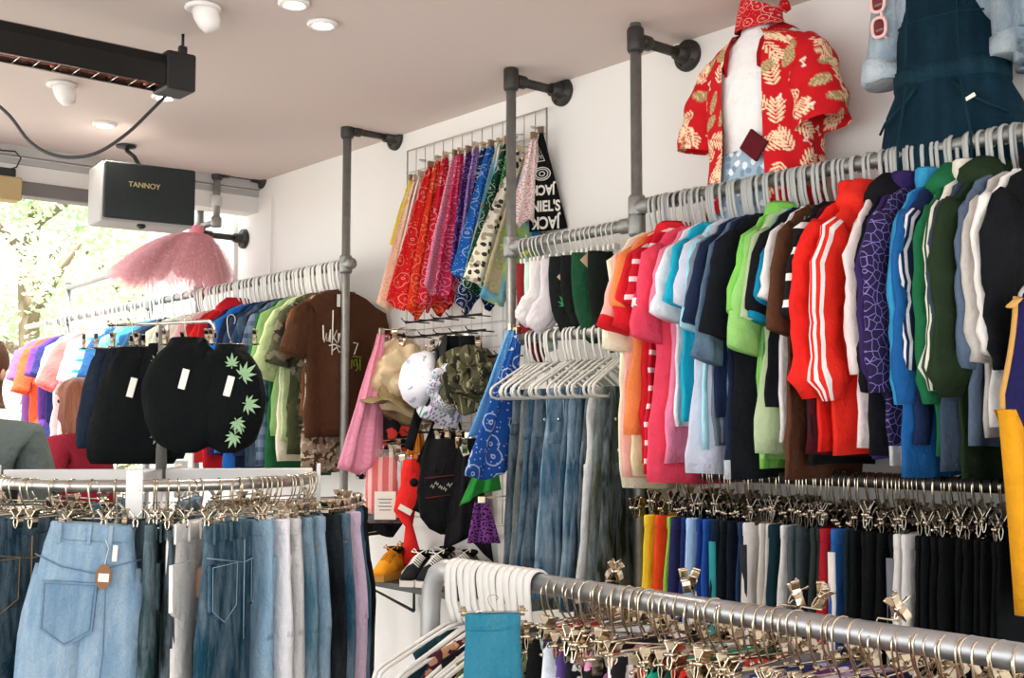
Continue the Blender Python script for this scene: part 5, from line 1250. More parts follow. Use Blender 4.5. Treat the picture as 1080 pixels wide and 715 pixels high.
# small keyring charms and wooden clips clustered on the bars
q = random.Random(12)
CN = {408: ('apricot', 'left above the hats'), 416: ('ivory', 'left above the hats'), 424: ('red', 'above the tan hat'), 447: ('taupe', 'above the white cap'), 456: ('brown', 'above the white cap'), 466: ('off-white', 'above the floral hat'), 505: ('black', 'above the camouflage hat'), 444: ('white', 'under the white cap'), 462: ('dark wood', 'above the black bag'), 472: ('grey', 'above the black bag'), 484: ('ochre', 'right above the black bag'), 490: ('cream', 'right above the black bag'), 413: ('charcoal', 'above the glove packet'), 420: ('sand', 'above the glove packet')}
for k, (px, py, c) in enumerate([(408, 362, '#d9a57a'), (416, 358, '#efe4dc'), (424, 364, '#c9302c'), (447, 372, '#b8a893'), (456, 366, '#8d7f6c'), (466, 362, '#e8e2da'), (505, 362, '#3a3a36'), (444, 486, '#f1ede8'), (462, 462, '#8a6a4a'), (472, 458, '#6d6a64'), (484, 462, '#b5833e'), (490, 470, '#d9d2c2'), (413, 476, '#55504a'), (420, 470, '#c8bba8')]):
    p = onX(px, py, GX - .12); rt = thing('bulldog_clip', 'small spring clip with %s card %s' % CN[px], 'clip', p, math.radians(q.uniform(-70, -20)), 'small clips on the wire grid')
    b = MB(); b.box((0, 0, -.02), (.03, .003, .045), rot=Matrix.Rotation(q.uniform(-.4, .4), 3, 'Y')); b.build('card', f(c), rt); obj('clip_jaw', ME_CLIP, rt); b = MB(); b.tube([(0, 0, .03), (.06, .06, .035)], .002, 5); b.build('wire', M_CHROME, rt)

# shoe shelf
ps = onX(420, 606, 3.06); zs = ps.z
root = thing('shoe_shelf', 'narrow black wall shelf holding shoes low beside the jeans', 'shelf', (3.06, 0, zs))
y_l, y_r = onX(389, 606, 3.06).y, onX(520, 606, 3.06).y
b = MB(); b.box((.02, (y_l + y_r) / 2, -.014), (.4, y_l - y_r, .028), bev=.004); b.build('board', M_BLACKP, root)
for y in (y_l - .08, y_r + .1): b = MB(); b.tube([(.2, y, -.2), (.2, y, -.03), (-.12, y, -.03), (.2, y, -.2)], .008, 6); b.build('bracket', M_BLACKP, root)
def shoe(px, py, m, sole, lab, laces, rz, L=.27, grp='shoes on the black shelf', stripe=None, X=3.0, z=None):
    p = onX(px, py, X); root = thing('shoe', lab, 'shoe', (p.x, p.y, zs if z is None else z), rz, grp)
    def foot(t, k): w = .046 * math.sin(PI * (.16 + .74 * t)) ** .5 * (1.08 if t > .55 else .92); return w * k
    b = MB(); b.loft([[(L * (t - .5), foot(t, 1.08), z_) for z_ in (0, .028)] + [(L * (t - .5), -foot(t, 1.08), z_) for z_ in (.028, 0)] for t in [k / 14 for k in range(15)]], smooth=False); b.build('sole', sole, root)
    b = MB(); rr = []
    for k in range(15):
        t = k / 14; w = foot(t, 1.0); h = .028 + float(np.interp(t, [0, .1, .35, .5, .75, 1], [.075, .095, .09, .078, .05, .018])); ring = []
        for j in range(16):
            a = PI * j / 15; ring.append((L * (t - .5), w * math.cos(a) * (1 - .25 * math.sin(a) * (1 if t < .5 else .6)), .026 + (h - .026) * math.sin(a) ** .7))
        rr.append(ring)
    b.loft(rr); u = b.build('upper', m, root)
    b = MB(); b.lathe([(.034, .0), (.036, .012), (.03, .016), (.024, -.01), (.001, -.02)], c=(-L * .30, 0, .112), n=18, fn=lambda r, h, a: (r * (1 + .35 * math.cos(a) ** 2), h)); b.build('collar', f('#1a1712'), root)
    b = MB()
    for k in range(6):
        x = -L * .12 + k * L * .058; zt_ = .028 + float(np.interp(x / L + .5, [.35, .5, .75, 1], [.09, .078, .05, .018])); b.tube([(x, -.028, zt_ - .014), (x + .006, 0, zt_ + .006), (x + .012, .028, zt_ - .014)], .0034, 6)
    b.tube([(-L * .13, -.01, .12), (-L * .16, -.03, .14), (-L * .1, -.035, .128), (-L * .12, 0, .122), (-L * .15, .03, .14), (-L * .09, .03, .125)], .003, 6); b.build('laces', laces, root)
    if stripe:
        b = MB(); b.tube([(-L * .3, -.05, .04), (-L * .05, -.053, .062), (L * .2, -.05, .045)], .006, 6, side=(0, 0, 1), ry=.003); b.build('side_stripe', stripe, root)
OR = f('#dd9020', .12); BKS = f('#1b1b1d'); WS = plain('shoe_rubber', '#e7e2d8', .6); LC = f('#e9e5dc')
shoe(410, 592, OR, plain('tan_sole', '#b8822e', .6), 'mustard orange suede shoe nearest the left shelf end', f('#c47a18'), math.radians(215), X=2.96)
shoe(424, 590, OR, plain('tan_sole2', '#b8822e', .6), 'mustard orange suede shoe behind the first one', f('#c47a18'), math.radians(212), X=3.1)
shoe(440, 602, BKS, WS, 'black canvas sneaker with white sole, left one of the pair', LC, math.radians(215), stripe=LC, X=2.96)
shoe(458, 600, BKS, WS, 'black canvas sneaker with white sole, right one by the rail end', LC, math.radians(212), stripe=LC, X=3.0)
shoe(462, 586, P_('#cfc9c6', '#d0486a', 'floral', 30, '#1c1a1c'), WS, 'grey and pink patterned shoe behind the black sneakers', LC, math.radians(205), X=3.13)
shoe(486, 588, f('#6a6a52'), WS, 'olive shoe at the back of the shelf by the rail end', LC, math.radians(205), X=3.12)
# ------------------------------------------------------------------ round rail of jeans at the left
RC = Vector((1.458, 3.345, 0)); RR = .44; ZR = HC - .152
FACE = math.atan2(-RC.y, -RC.x)                       # direction from the rack centre to the photographer
def rp(psi, r=RR):
    a = FACE + math.radians(psi); return Vector((RC.x + r * math.cos(a), RC.y + r * math.sin(a), 0)), a
root = thing('round_clothes_rack', 'round chrome and white rail rack full of jeans', 'rack', (RC.x, RC.y, 0))
rr_ = root
b = MB(); b.tube([(RR * math.cos(a), RR * math.sin(a), ZR) for a in [2 * PI * k / 72 for k in range(72)]], .0155, 12, closed=True); b.build('ring_rail', plain('brushed_chrome', '#b9b7b2', .28, .9), root)
MWB = plain('white_enamel', '#e6e4e0', .45)
b = MB(); b.tube([(0, 0, 0.03), (0, 0, ZR)], .022, 14); b.build('centre_post', MWB, root)
for k in range(4):
    a = FACE + math.radians(-8 + 90 * k); d = Vector((math.cos(a), math.sin(a), 0)); s = Vector((-d.y, d.x, 0)); rot = Matrix.Rotation(a, 3, 'Z')
    b = MB(); b.box(d * (RR / 2) + Vector((0, 0, ZR + .012)), (RR, .012, .034), rot=rot, bev=.003); b.build('cross_arm', MWB, root)
    b = MB(); b.box(d * (RR + .018) + Vector((0, 0, ZR - .02)), (.012, .042, .125), rot=rot, bev=.003); b.build('end_plate', MWB, root)
    b = MB(); b.box(d * .28 + Vector((0, 0, .03)), (.56, .04, .025), rot=rot, bev=.004); b.lathe([(.02, 0), (.02, .017)], c=d * .53, n=12); b.build('foot', MWB, root)
# taller arm above the ring
b = MB(); b.tube([(0, 0, ZR), (0, 0, HC + .30)], .016, 12); b.build('upper_post', M_GALV, root)
pl, pr_ = atD(117, 340, 3.62), atD(220, 336, 3.46); L0 = Vector((pl.x - RC.x, pl.y - RC.y, HC + .31)); L1 = Vector((pr_.x - RC.x, pr_.y - RC.y, HC + .31))
b = MB(); b.tube([L0, L1, L1 + Vector((.012, -.008, -.01)), L1 + Vector((.018, -.012, -.05))], .0055, 8); b.tube([L0, L0 + Vector((-.01, 0, .012))], .008, 8); b.build('display_bar', M_CHROME, root)
CHR = 'chrome clip hanger crowded on the round rack ring'
def ring_pants(psi, c, lab, yaw=0.0, L=.95, dz=.0, seed=0, r=RR, st=None, gap=.012, th=.022, taper=.8, ww=.185, hip=.21, detail=2, mat=None, fade='#a9bdca', amt=.35, leg=.102):
    p, a = rp(psi, r); rz = a + PI + math.radians(yaw)      # local -x points outwards
    m = mat or denim(c, fade, amt)
    make_trousers('jeans', lab, 'jeans', (p.x, p.y, ZR - .09 + dz), rz, m, L=L, seed=600 + seed, group='jeans around the round rack', detail=detail, stitch=st, gap=gap, th=th, taper=taper, ww=ww, hip=hip, leg=leg)
    clip_hanger(CHR, (p.x, p.y, ZR + dz), rz, 'clip hangers on the round rack', w=.16, pads=True).scale = (1, 1, .72)
ST = f('#a98a58'); SW = f('#c7d2da')
Q = [(-82, '#1f4352', 'dark teal jeans at the left edge of the round rack', 0), (-72, '#1a394a', 'deep blue jeans at the far left of the round rack', 0), (-62, '#235062', 'teal blue jeans second from the left on the round rack', 4), (-50, '#1c4052', 'dark blue jeans just left of the big pale pair', 6)]
for i, (ps, c, lab, yw) in enumerate(Q): ring_pants(ps, c, lab, yw, seed=i, st=ST)
# the big pale pair turned to face the camera
pp = atD(99, 533, 2.93); pp.z = ZR - .088
hero = make_trousers('jeans', 'large pale blue jeans facing out with an oval kraft tag', 'jeans', (pp.x, pp.y, ZR - .088), math.radians(-33), denim('#86a6bf', '#c3d4de', .5), L=1.02, seed=640, group='jeans around the round rack', stitch=SW, th=.034, ww=.098, hip=.142, leg=.08, taper=.95)
hero.rotation_euler.y = math.radians(4)
for c in list(hero.children):
    if c.name.startswith(('pocket', 'stitching', 'belt_loop')): bpy.data.objects.remove(c)
b = pocket(.128, .155, -.039, -.032, -.135); b.build('pocket', denim('#7697b2', '#aac0d0', .45), hero)
b = MB(); b.tube([(-.032 + u, -.0435, -.135 + v) for u, v in ((-.058, -.006), (.058, -.006), (.056, -.112), (0, -.148), (-.056, -.112))], .0013, 5, closed=True)
b.tube([(-.125, -.02, -.075), (-.06, -.036, -.10), (.02, -.038, -.112), (.06, -.038, -.095), (.125, -.02, -.075)], .0016, 5); b.tube([(.045, -.036, -.04), (.052, -.04, -.16), (.06, -.042, -.3), (.05, -.042, -.6)], .0018, 5); b.build('stitching', f('#5f8099'), hero)
for x in (-.07, .0, .05):
    b = MB(); b.box((x, -.034, -.02), (.010, .006, .05), bev=.002); b.build('belt_loop', denim('#86a6bf', '#c3d4de', .5), hero)
b = MB(); oval_card(b, (.045, -.046, -.118), .019, .030); kt = b.build('kraft_tag', M_KRAFT, hero)
b = MB(); b.box((.046, -.0485, -.12), (.025, .002, .02), bev=.0005); b.build('price_label', M_TAG, kt)
b = MB(); b.tube([(.045, -.046, -.092), (.05, -.044, -.05), (.04, -.038, -.03)], .0009, 5); b.build('tag_string', M_TAG, kt)
b = MB(); b.box((.065, -.036, -.062), (.012, .006, .04), bev=.002); b.build('white_tag', M_TAG, hero)
clip_hanger(CHR, (pp.x, pp.y, ZR), math.radians(-36), 'clip hangers on the round rack', pads=True).scale = (.55, 1, .72)
Q2 = [(-1, '#233d3c', 'dark green-grey denim jeans beside the white end plate', -4, None, dict(taper=.72)),
 (2.5, '#16201f', 'black jeans between the green-grey and white pairs', 0, None, dict()),
 (9, None, 'white jeans hanging narrow with an octagonal kraft tag behind', -34, f('#e9e5df'), dict(taper=.75, L=.95, r=RR + .07, ww=.13, hip=.15, leg=.075)),
 (19, '#1a4356', 'deep blue jeans turned to show their fly and pocket', -50, None, dict(st=f('#93b3c2'), r=RR + .13, ww=.15, hip=.17, leg=.085)),
 (27, '#8fb3cc', 'light blue jeans right of the deep blue pair', -4, None, dict(amt=.6)),
 (31, None, 'thin white jeans between two light blue pairs', -2, f('#e5e4e6'), dict()),
 (35, None, 'pale cream-grey jeans with a torn pocket', -4, denim('#c9c9c8', '#efece6', .5), dict()),
 (39, '#4a7488', 'mid blue distressed jeans left of the washed pair', -4, None, dict(amt=.6)),
 (44, '#7fa2bb', 'light washed jeans with worn front seam', -6, None, dict(amt=.7)),
 (50, '#14181b', 'black jeans right of the light washed pair', -4, None, dict(amt=.05)),
 (55, '#275068', 'medium indigo jeans with copper rivets', -6, None, dict()),
 (63, None, 'lilac pink jeans standing out at the right of the round rack', -10, f('#cdb5ca'), dict()),
 (71, '#2c566e', 'blue jeans just right of the lilac pair', -8, None, dict(ww=.165, hip=.185)),
 (80, '#101416', 'black denim at the right end of the round rack', -8, None, dict(amt=.05, ww=.165, hip=.185))]
for i, (ps, c, lab, yw, m, kw) in enumerate(Q2):
    if c is None: ring_pants(ps, '', lab, yw, seed=20 + i, mat=m, **kw)
    else: ring_pants(ps, c, lab, yw, seed=20 + i, **({'st': ST if i % 2 else None} | kw))
for i, ps in enumerate((108, 126, 146, 168, 192, 214, 236, 256, 274)):
    ring_pants(ps, ['#2b4a63', '#3f6380', '#1c2226', '#54778f'][i % 4], 'blue or black jeans on the back of the round rack, mostly hidden', 0, seed=50 + i, detail=1)
for k in range(26):
    p, a = rp(-80 + k * 7.2 + rnd.uniform(-2, 2)); h = clip_hanger(CHR, (p.x, p.y, ZR), a + PI + math.radians(rnd.uniform(-12, 12)), 'clip hangers on the round rack', pads=k % 2 == 0); h.scale = (1, 1, .72)
# octagonal tag by the white jeans
p = atD(213, 578, 3.02); tg = thing('hang_tag', 'octagonal kraft hang tag peeking out beside the white jeans', 'tag', (p.x, p.y, ZR - .24), math.radians(-30))
b = MB(); oval_card(b, (0, 0, 0), .04, .04, n=8); b.build('card', plain('kraft_pink', '#c39a80', .85, 0, .05), tg)
b = MB(); b.tube([(0, 0, .035), (.01, .01, .1), (.0, .02, .14)], .0012, 5); b.build('string', M_TAG, tg)

# dark padded garments hung from the taller bar
def dark_top(t, lab, w, h, seed, m, extra=None, roundness=.7, rz=-20, dz=0, tag_=True, back=0.0):
    p = L0.lerp(L1, t) + RC + F0 * back; root = thing('shorts', lab, 'shorts', (p.x, p.y, HC + .31 - .075 + dz), math.radians(rz), 'dark garments on the bar above the round rack')
    b = MB(); rings = []
    for i in range(18):
        u = i / 17; ww = w * float(np.interp(u, [0, .05, .13, .25, .45, .7, .88, .96, 1], [.40, .44, .66, .86, 1, .97, .74, .5, .2] if roundness > .75 else [.38, .42, .55, .66, .82, .95, 1.0, .98, .9])); d = .03 + .045 * math.sin(PI * min(1, u * 1.05)) ** .7; ring = []
        for j in range(36):
            a = 2 * PI * j / 36; x = ww * sup(a, .8); y = d * sup(a - PI / 2, .85); k = 1 + .04 * math.sin(9 * a + seed) * (1 - u) + .08 * nz(math.cos(a) * 2, math.sin(a) * 2 + seed, u * 4); ring.append((x * k, y * k, -h * u))
        rings.append(ring)
    b.loft(rings); b.build('body', m, root)
    b = MB(); b.loft([[(w * .37 * k * math.cos(a) * (1 + .05 * math.sin(14 * a)), .035 * k * math.sin(a), z) for a in [2 * PI * j / 36 for j in range(36)]] for z, k in ((.004, .9), (.002, 1.03), (-.03, 1.12), (-.034, 1.0))]); b.build('waistband', m, root)
    if tag_: b = MB(); b.box((w * .12, -.075, -.12), (.02, .004, .058), rot=Matrix.Rotation(.25, 3, 'Y'), bev=.001); b.build('size_tag', M_TAG, root)
    if extra: extra(root, w, h)
    hg = clip_hanger('chrome clip hanger on the bar above the round rack', (p.x, p.y, HC + .31), math.radians(rz), 'clip hangers on the upper bar', drop=.07); hg.scale = (.5, 1, .7)
    return root
def leaves(root, w, h):
    for k, (x, z, s_) in enumerate(((w * .2, -.06, .035), (w * .5, -.09, .05), (w * .62, -.17, .045), (w * .35, -.22, .04), (w * .3, -.26, .04), (w * .5, -.235, .03))):
        o = leaf_motif(s_, 7).build('leaf_print', f('#93b48a'), root, (x, -.083 + .02 * abs(x) / w, z)); o.rotation_euler = (0, k * .9, -.25)
NV = f('#090c0d')
dark_top(-.03, 'dark navy padded shorts at the back of the bar above the round rack', .088, .30, 1, f('#1a2433'), rz=-20, tag_=False, dz=.0)
dark_top(.10, 'second dark navy shorts behind the black tagged pair above the round rack', .09, .32, 6, f('#141c28'), rz=-24, tag_=False)
dark_top(.30, 'black shorts with a white swing tag on the bar above the round rack', .135, .345, 2, NV, rz=-40, back=-.03)
dark_top(.52, 'black shorts with pale green leaf print, left of the round black pair', .085, .34, 4, NV, leaves, rz=-40, dz=.01)
dark_top(.86, 'round black shorts nearest the shirts on the bar above the round rack', .128, .33, 3, NV, None, .9, rz=-44, back=-.06, dz=.02)
dark_top(1.22, 'black shorts with large pale green leaves at the right end of the bar', .10, .31, 5, NV, leaves, .9, rz=-38, dz=-.0)

# ------------------------------------------------------------------ front rail
X2 = 1.70; ZF = HC - .336
yF1 = onX(470, 601, X2).y; yF0 = .62
fr = thing('front_clothes_rail', 'long galvanised front rail crossing the bottom right of the photo', 'rack', (0, 0, 0))
b = MB(); b.tube([(X2, yF0, ZF), (X2, yF1 - .05, ZF)], .0215, 18); b.build('rail', plain('front_rail_steel', '#a6a7a8', .36, .85, .2, 30), fr)
b = MB(); P = [(X2, yF1 - .05, ZF), (X2, yF1 + .0, ZF), (X2, yF1 + .035, ZF - .015), (X2, yF1 + .055, ZF - .05), (X2, yF1 + .06, ZF - .1), (X2, yF1 + .06, .04)]; b.tube(P, .024, 16); b.build('end_post', plain('end_post_grey', '#b7b6b3', .45, .4, .1), fr)
b = MB(); b.tube([(X2, yF0, ZF), (X2, yF0, .04)], .024, 14); b.build('end_post', M_GALV, fr)
for y in (yF1 + .06, yF0):
    b = MB(); b.tube([(X2 - .28, y, .05), (X2 + .28, y, .05)], .02, 12); b.build('foot', M_GALV, fr)
    for s in (-1, 1): b = MB(); b.lathe([(.001, -.024), (.02, -.02), (.024, 0), (.02, .02), (.001, .024)], c=(X2 + s * .26, y, .025), axis=(0, 1, 0), n=16); b.build('caster', M_RUBBER, fr)
ME_HF = plastic_hanger_mesh(.205, .12, .027, .0042, .0125).mesh('plastic_hanger', M_WPLAST)
GWH = 'white hangers bunched at the end of the front rail'
yws = []
for k in range(13):
    y = yF1 - .045 - k * .0235; yws.append(y); rz = math.radians(rnd.uniform(-9, 5) + (k - 6) * .6)
    h = tag(obj('plastic_hanger', ME_HF, None, (X2, y, ZF)), 'thick white plastic hanger bunched at the end of the front rail', 'hanger', GWH); h.rotation_euler = (0, math.radians(rnd.uniform(-4, 4)), rz)
WH = [(1, 'tank_top', 'dark teal vest top on the white hangers of the front rail', f('#1d3d44')), (4, 'tank_top', 'plum patterned vest top on the white hangers of the front rail', P_('#4a2230', '#b98a6a', 'floral', 34)), (6, 'tank_top', 'black vest top on the white hangers of the front rail', f('#17181b')),
 (8, 'tank_top', 'olive flecked vest top on the white hangers of the front rail', P_('#6a7046', '#c9c79a', 'floral', 40)), (10, 'tank_top', 'cream vest top on the white hangers of the front rail', f('#e4d9c6'))]
for i, (k, nm, lab, m) in enumerate(WH):
    make_shirt(nm, lab, 'vest top', (X2, yws[k], ZF - .14), math.radians(rnd.uniform(-8, 4)), m, sl='none', L=.55, hw=.165, th=.012, seed=700 + i, group='vest tops under the white hangers', ck='crew')
# skirts on clip hangers along the rail
def skirt(y, m, lab, L=.42, ww=.15, hw=.2, seed=0, rz=0.0, dz=0.0):
    root = thing('skirt', lab, 'skirt', (X2, y, ZF - .083 + dz), rz, 'skirts on the front rail')
    b = MB(); rings = []; q = random.Random(seed); ph = q.uniform(0, 6)
    for i in range(12):
        t = i / 11; w = ww + (hw - ww) * t; ring = []
        for j in range(34):
            a = 2 * PI * j / 34; x = w * sup(a, .75); yy = (.010 + .008 * t) * sup(a - PI / 2, .7) + .011 * t * math.sin(30 * x + ph) + .006 * nz(x * 9, t * 4, seed); ring.append((x, yy, -L * t))
        rings.append(ring)
    b.loft(rings); b.build('body', m, root)
    b = MB(); b.loft([[((ww + g) * sup(a, .75), (.010 + g) * sup(a - PI / 2, .7), z) for a in [2 * PI * j / 34 for j in range(34)]] for z, g in ((.003, 0), (0, .003), (-.028, .003), (-.031, 0))]); b.build('waistband', m, root)
    return root
SK = [('red corduroy skirt next to the white hangers', f('#c3202a')), ('petrol blue denim skirt turned outwards on the front rail', denim('#2f7f99', '#5fa3b6', .3)), ('pale yellow and green flecked skirt', P_('#dfe0b0', '#7f9a48', 'dye', 30, '#2a2c22')),
 ('black skirt with long pile texture', f('#121312')), ('pale blue-white skirt', f('#dfe6ec')), ('purple skirt with a magenta diamond motif', P_('#55417a', '#c23a84', 'floral', 9, '#e8e4ee')), ('black and white lace print skirt', P_('#18181c', '#e6e3e8', 'floral', 46)),
 ('black skirt with pink blossoms', P_('#17161a', '#cf8fb0', 'floral', 18, '#efe4ea')), ('white skirt with black lattice and dots', P_('#1b1b1f', '#f1eff0', 'dots', 30)), ('black and white diamond print skirt', P_('#f0eef0', '#1b1b20', 'check', 26)),
 ('coral red printed skirt', P_('#e2574a', '#f2b4a2', 'floral', 22)), ('emerald green satin skirt', f('#1f9a7c')), ('dark green jersey skirt', f('#1f4a3a')), ('vivid red flowered skirt', P_('#d8362e', '#3a1a1c', 'floral', 24)),
 ('black and cream leaf skirt', P_('#22241e', '#cdc9b4', 'floral', 28)), ('grey marl skirt', f('#7a7a7e')), ('indigo flowered skirt', P_('#2f3566', '#b9bce0', 'floral', 26)), ('violet and pink flowered skirt', P_('#7a3f8c', '#df8fc0', 'floral', 20, '#e7d9ee')),
 ('lilac lace skirt', P_('#b7a2d2', '#f0eaf6', 'cell', 30)), ('navy dotted skirt', P_('#1c2342', '#e9e7ec', 'dots', 34)), ('rust flecked skirt', P_('#8a4a2e', '#d9a77f', 'floral', 32)), ('magenta skirt', f('#b8357a')), ('hot pink ruffled skirt', f('#e2447c')), ('turquoise flecked skirt', P_('#2a7f8c', '#c9e4e6', 'floral', 40)),
 ('black pleated skirt', f('#141416')), ('dark floral skirt', P_('#1a1f1a', '#7d9a6a', 'floral', 26)), ('charcoal checked skirt', P_('#2a2b2e', '#8a8a8c', 'check', 14)), ('ivory spotted skirt', P_('#e9e3d4', '#3c3a36', 'dots', 40)), ('blue tartan skirt', P_('#26406e', '#9c2f38', 'check', 10)), ('plum velvet skirt', f('#4c1f3c'))]
yS = [yws[-1] - .03 - (yws[-1] - .03 - yF0 - .1) * (k + .3) / len(SK) for k in range(len(SK))]
names = [s[0] for s in SK]
for i, (lab, m) in enumerate(SK):
    nb = SK[i - 1][0].replace(' skirt', '').split(' next')[0].split(' turned')[0] if i else ''
    lb = lab if len(lab.split()) > 7 or i == 0 else lab + ' hanging just right of the ' + nb + ' one'
    w_ = lb.split(); lb = ' '.join(w_[:16]); rz = math.radians(rnd.uniform(-12, 10)); dz = rnd.uniform(-.012, .006)
    if i == 1:
        p = atD(520, 648, 2.36); sk = skirt(yS[i], m, lb, seed=i, L=.42, ww=.052, hw=.075); sk.location = (p.x, p.y, p.z); sk.rotation_euler.z = math.radians(-34)
        h = clip_hanger('dark clip hanger turned sideways with the petrol blue skirt', (p.x, p.y, ZF), math.radians(-34), 'clip hangers on the front rail'); h.scale = (.42, .9, (ZF - p.z) / .125); continue
    skirt(yS[i], m, lb, seed=i, rz=rz, dz=dz, L=rnd.uniform(.36, .48))
    clip_hanger('brassy clip hanger hooked over the front rail', (X2, yS[i], ZF + dz), rz, 'clip hangers on the front rail').scale = (1.05, .9, .74)
for k in range(42):
    y = yS[0] - (yS[0] - yS[-1]) * (k + .5) / 42; h = clip_hanger('brassy clip hanger hooked over the front rail', (X2, y, ZF), math.radians(rnd.uniform(-16, 14)), 'clip hangers on the front rail', tilt=math.radians(rnd.uniform(-9, 9))); h.scale = (1.05, .9, rnd.uniform(.7, .95))
# a few clips snagged upright on the rail
for px, cl in ((633, 'before the pale jeans'), (712, 'before the royal blue trousers'), (822, 'before the grey trousers'), (848, 'before the thin red trousers'), (930, 'before the bright white trousers')):
    p = onX(px, 620, X2); rt = thing('clip_pair', 'shiny spring clips standing up above the front rail ' + cl, 'clips', (X2 + .05, p.y, ZF + .04), rnd.uniform(-1, 1), 'loose clips above the front rail'); rt.scale = (.7,) * 3
    for k in range(2): c = obj('clip', ME_CLIP, rt, (.0, .02 * k, .0)); c.rotation_euler = (rnd.uniform(-.8, .8), rnd.uniform(-.6, .6), rnd.uniform(0, 2))
    b = MB(); b.tube([(0, 0, -.03), (-.05, -.0, -.0235), (-.06, 0, -.05)], .0025, 6); b.build('wire', M_BRASSY, rt)
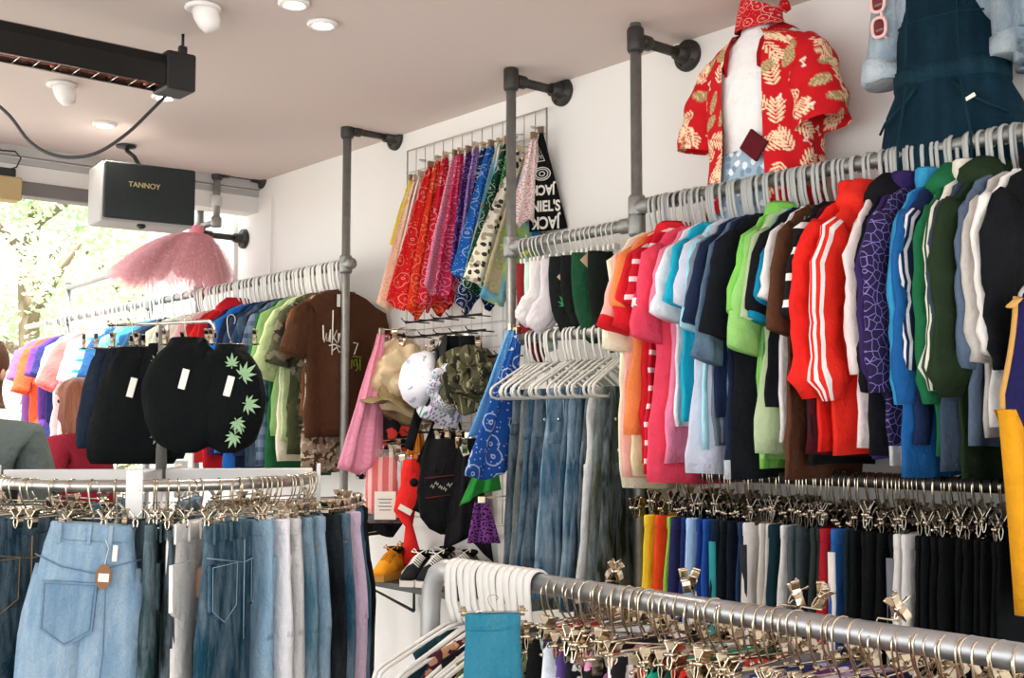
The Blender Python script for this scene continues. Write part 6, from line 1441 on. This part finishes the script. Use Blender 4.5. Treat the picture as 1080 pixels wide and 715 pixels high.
# ------------------------------------------------------------------ people
def skin_obj(name, verts, edges, radii, m, parent, sub=2):
    me = bpy.data.meshes.new(name); me.from_pydata(verts, edges, []); o = obj(name, me, parent); me.materials.append(m)
    md = o.modifiers.new('skin', 'SKIN'); md.use_smooth_shade = True
    if not me.skin_vertices: pass
    lay = me.skin_vertices[0].data
    for i, r in enumerate(radii): lay[i].radius = (r, r) if not isinstance(r, tuple) else r
    lay[0].use_root = True
    s = o.modifiers.new('sub', 'SUBSURF'); s.levels = sub; s.render_levels = sub
    dg = bpy.context.evaluated_depsgraph_get(); me2 = bpy.data.meshes.new_from_object(o.evaluated_get(dg)); o.modifiers.clear(); o.data = me2
    for p in me2.polygons: p.use_smooth = True
    return o
M_SKIN = plain('skin', '#d9a78c', .55, 0, .05, 20, spec=.35)
def person(lab, loc, rz, H, jacket, trousers_m, hair_m, long_hair=True, lean=0.0, hair_l=.34):
    k = H / 1.7; root = thing('person', lab, 'person', loc, rz)      # local -y is forward
    V = []; E = []; Rr = []
    def v(x, y, z, r, p=None):
        V.append((x * k, y * k, z * k)); Rr.append(r * k)
        if p is not None: E.append((p, len(V) - 1))
        return len(V) - 1
    pel = v(0, 0, .92, .125); bel = v(0, 0, 1.06, .115, pel); ch = v(0, .01, 1.24, .13, bel); up = v(0, .015, 1.37, .10, ch); nk = v(0, .005, 1.45, .052, up); hd = v(0, -.005, 1.53, .062, nk); h2 = v(0, .0, 1.60, .085, hd); v(0, .005, 1.665, .06, h2)
    jaw = v(0, -.055, 1.515, .042, hd); ns = v(0, -.095, 1.565, .012, h2)
    arms = {}
    for s in (-1, 1):
        hip = v(s * .09, 0, .86, .095, pel); kn = v(s * .10, -.015, .48, .058, hip); cf = v(s * .10, .01, .33, .055, kn); an = v(s * .10, .015, .09, .038, cf); v(s * .105, -.05, .045, .036, an); v(s * .11, -.12, .03, .028, len(V) - 1)
        sh = v(s * .165, .015, 1.36, .06, up); el = v(s * .235, .02, 1.08, .042, sh); wr = v(s * .23, -.09, .87, .028, el); pm = v(s * .225, -.115, .80, .034, wr)
        arms[s] = (sh, el, wr)
        for j in range(4):
            f1 = v(s * (.20 + .016 * j), -.125 - .004 * j, .755 - .004 * (j % 3), .0095, pm); f2 = v(s * (.20 + .015 * j), -.145, .725 - .006 * (1.5 - abs(j - 1.5)), .0085, f1); v(s * (.202 + .013 * j), -.15, .70 - .008 * (1.5 - abs(j - 1.5)), .0075, f2)
        t1 = v(s * .205, -.14, .80, .011, pm); v(s * .20, -.16, .772, .009, t1)
    body = skin_obj('body', V, E, Rr, M_SKIN, root)
    # eyes, mouth, ears
    b = MB()
    for s in (-1, 1): b.lathe([(.001, .006), (.008, .004), (.011, 0)], c=(s * .032 * k, -.078 * k, 1.59 * k), axis=(0, -1, .05), n=12)
    b.build('eyes', plain('eye_dark', '#2c2019', .3), root)
    b = MB(); b.tube([(-.022 * k, -.085 * k, 1.515 * k), (0, -.094 * k, 1.518 * k), (.022 * k, -.085 * k, 1.515 * k)], .005, 7); b.build('mouth', plain('lips', '#b0645a', .5), root)
    b = MB()
    for s in (-1, 1): b.lathe([(.001, .01), (.018, .008), (.022, 0)], c=(s * .083 * k, .01 * k, 1.57 * k), axis=(s, .2, 0), n=12)
    b.build('ears', M_SKIN, root)
    # jacket
    V = []; E = []; Rr = []
    a0 = v(0, 0, .90, .15); a1 = v(0, 0, 1.06, .14, a0); a2 = v(0, .012, 1.24, .155, a1); a3 = v(0, .018, 1.365, .115, a2); v(0, .01, 1.43, .068, a3)
    for s in (-1, 1):
        sh = v(s * .165, .015, 1.365, .075, a3); m1 = v(s * .205, .018, 1.22, .062, sh); el = v(s * .237, .02, 1.08, .058, m1); fo = v(s * .235, -.035, .98, .05, el); v(s * .231, -.085, .885, .042, fo)
    skin_obj('jacket', V, E, Rr, jacket, root)
    V = []; E = []; Rr = []
    pl_ = v(0, 0, .93, .14)
    for s in (-1, 1):
        hip = v(s * .09, 0, .84, .108, pl_); kn = v(s * .10, -.015, .48, .072, hip); v(s * .10, .012, .10, .06, kn)
    skin_obj('trousers', V, E, Rr, trousers_m, root)
    for s in (-1, 1):
        b = MB(); b.loft([[(s * .105 * k + w * math.cos(a), y, max(0, .045 * hh * (1 + math.sin(a)))) for a in [2 * PI * q_ / 16 for q_ in range(16)]] for y, w, hh in ((.06, .02, .6), (.055, .036, 1.1), (0, .04, 1.25), (-.06, .045, 1.0), (-.13, .046, .7), (-.165, .03, .5), (-.172, .01, .3))]); b.build('shoe', M_BLACKP, root)
    # hair cap with strands
    b = MB(); rings = []; n = 40
    for i in range(22):
        t = i / 21
        if t < .35:
            u = t / .35; th_ = u * PI * .55; r = .102 * math.sin(th_); z = 1.612 + .098 * math.cos(th_)
        else:
            u = (t - .35) / .65; r = .101 + (.012 if long_hair else -.02) * math.sin(u * PI); z = 1.595 - (hair_l if long_hair else .13) * u
        ring = []
        for j in range(n):
            a = 2 * PI * j / n; fx, fy = math.cos(a), math.sin(a); rr = r * (1 + .07 * math.sin(17 * a + 2 * t) + .07 * math.sin(7 * a + 6 * t))
            front = max(0, -fy); y = rr * fy * 1.08 + .012
            if t >= .3: y = max(y, -.045 + .03 * min(1, (t - .3) * 2)) if front > 0 else y
            x = rr * fx * (.95 if not long_hair else .95 - .22 * max(0, t - .4))
            if long_hair and t > .55: y = y * (1 - .35 * (t - .55)) + .02; x *= 1 - .25 * (t - .55)
            ring.append((x * k, y * k, z * k))
        rings.append(ring)
    b.loft(rings); b.build('hair', hair_m, root)
    return root
def hairmat(h, h2):
    t = NT('hair_' + h.strip('#')); mp = t.n('ShaderNodeMapping'); mp.inputs['Scale'].default_value = (90, 90, 4); t.l(t.coord(), mp.inputs[0]); n_ = t.noise(mp.outputs[0], 1.5, 4)
    t.l(t.mix(n_, lin(h), lin(h2)), t.b.inputs['Base Color']); t.set(Roughness=.5); t.bump(n_, .5, .01); return t.mat
pw = atD(80, 450, 6.2)
person('person with long auburn hair in a dark red jacket browsing by the shopfront', (pw.x, pw.y, 0), math.atan2(RT.y, RT.x) - math.radians(105), 1.80, f('#8e2434'), denim('#2c4560'), hairmat('#3a1408', '#a85c30'))
pe = atD(-30, 450, 4.0)
person('person in a grey-green jacket cut off by the left edge', (pe.x, pe.y, 0), math.atan2(RT.y, RT.x) + math.radians(190), 1.87, f('#5d6663'), denim('#1f2c3a'), hairmat('#4a2e20', '#7a4c34'), long_hair=False)
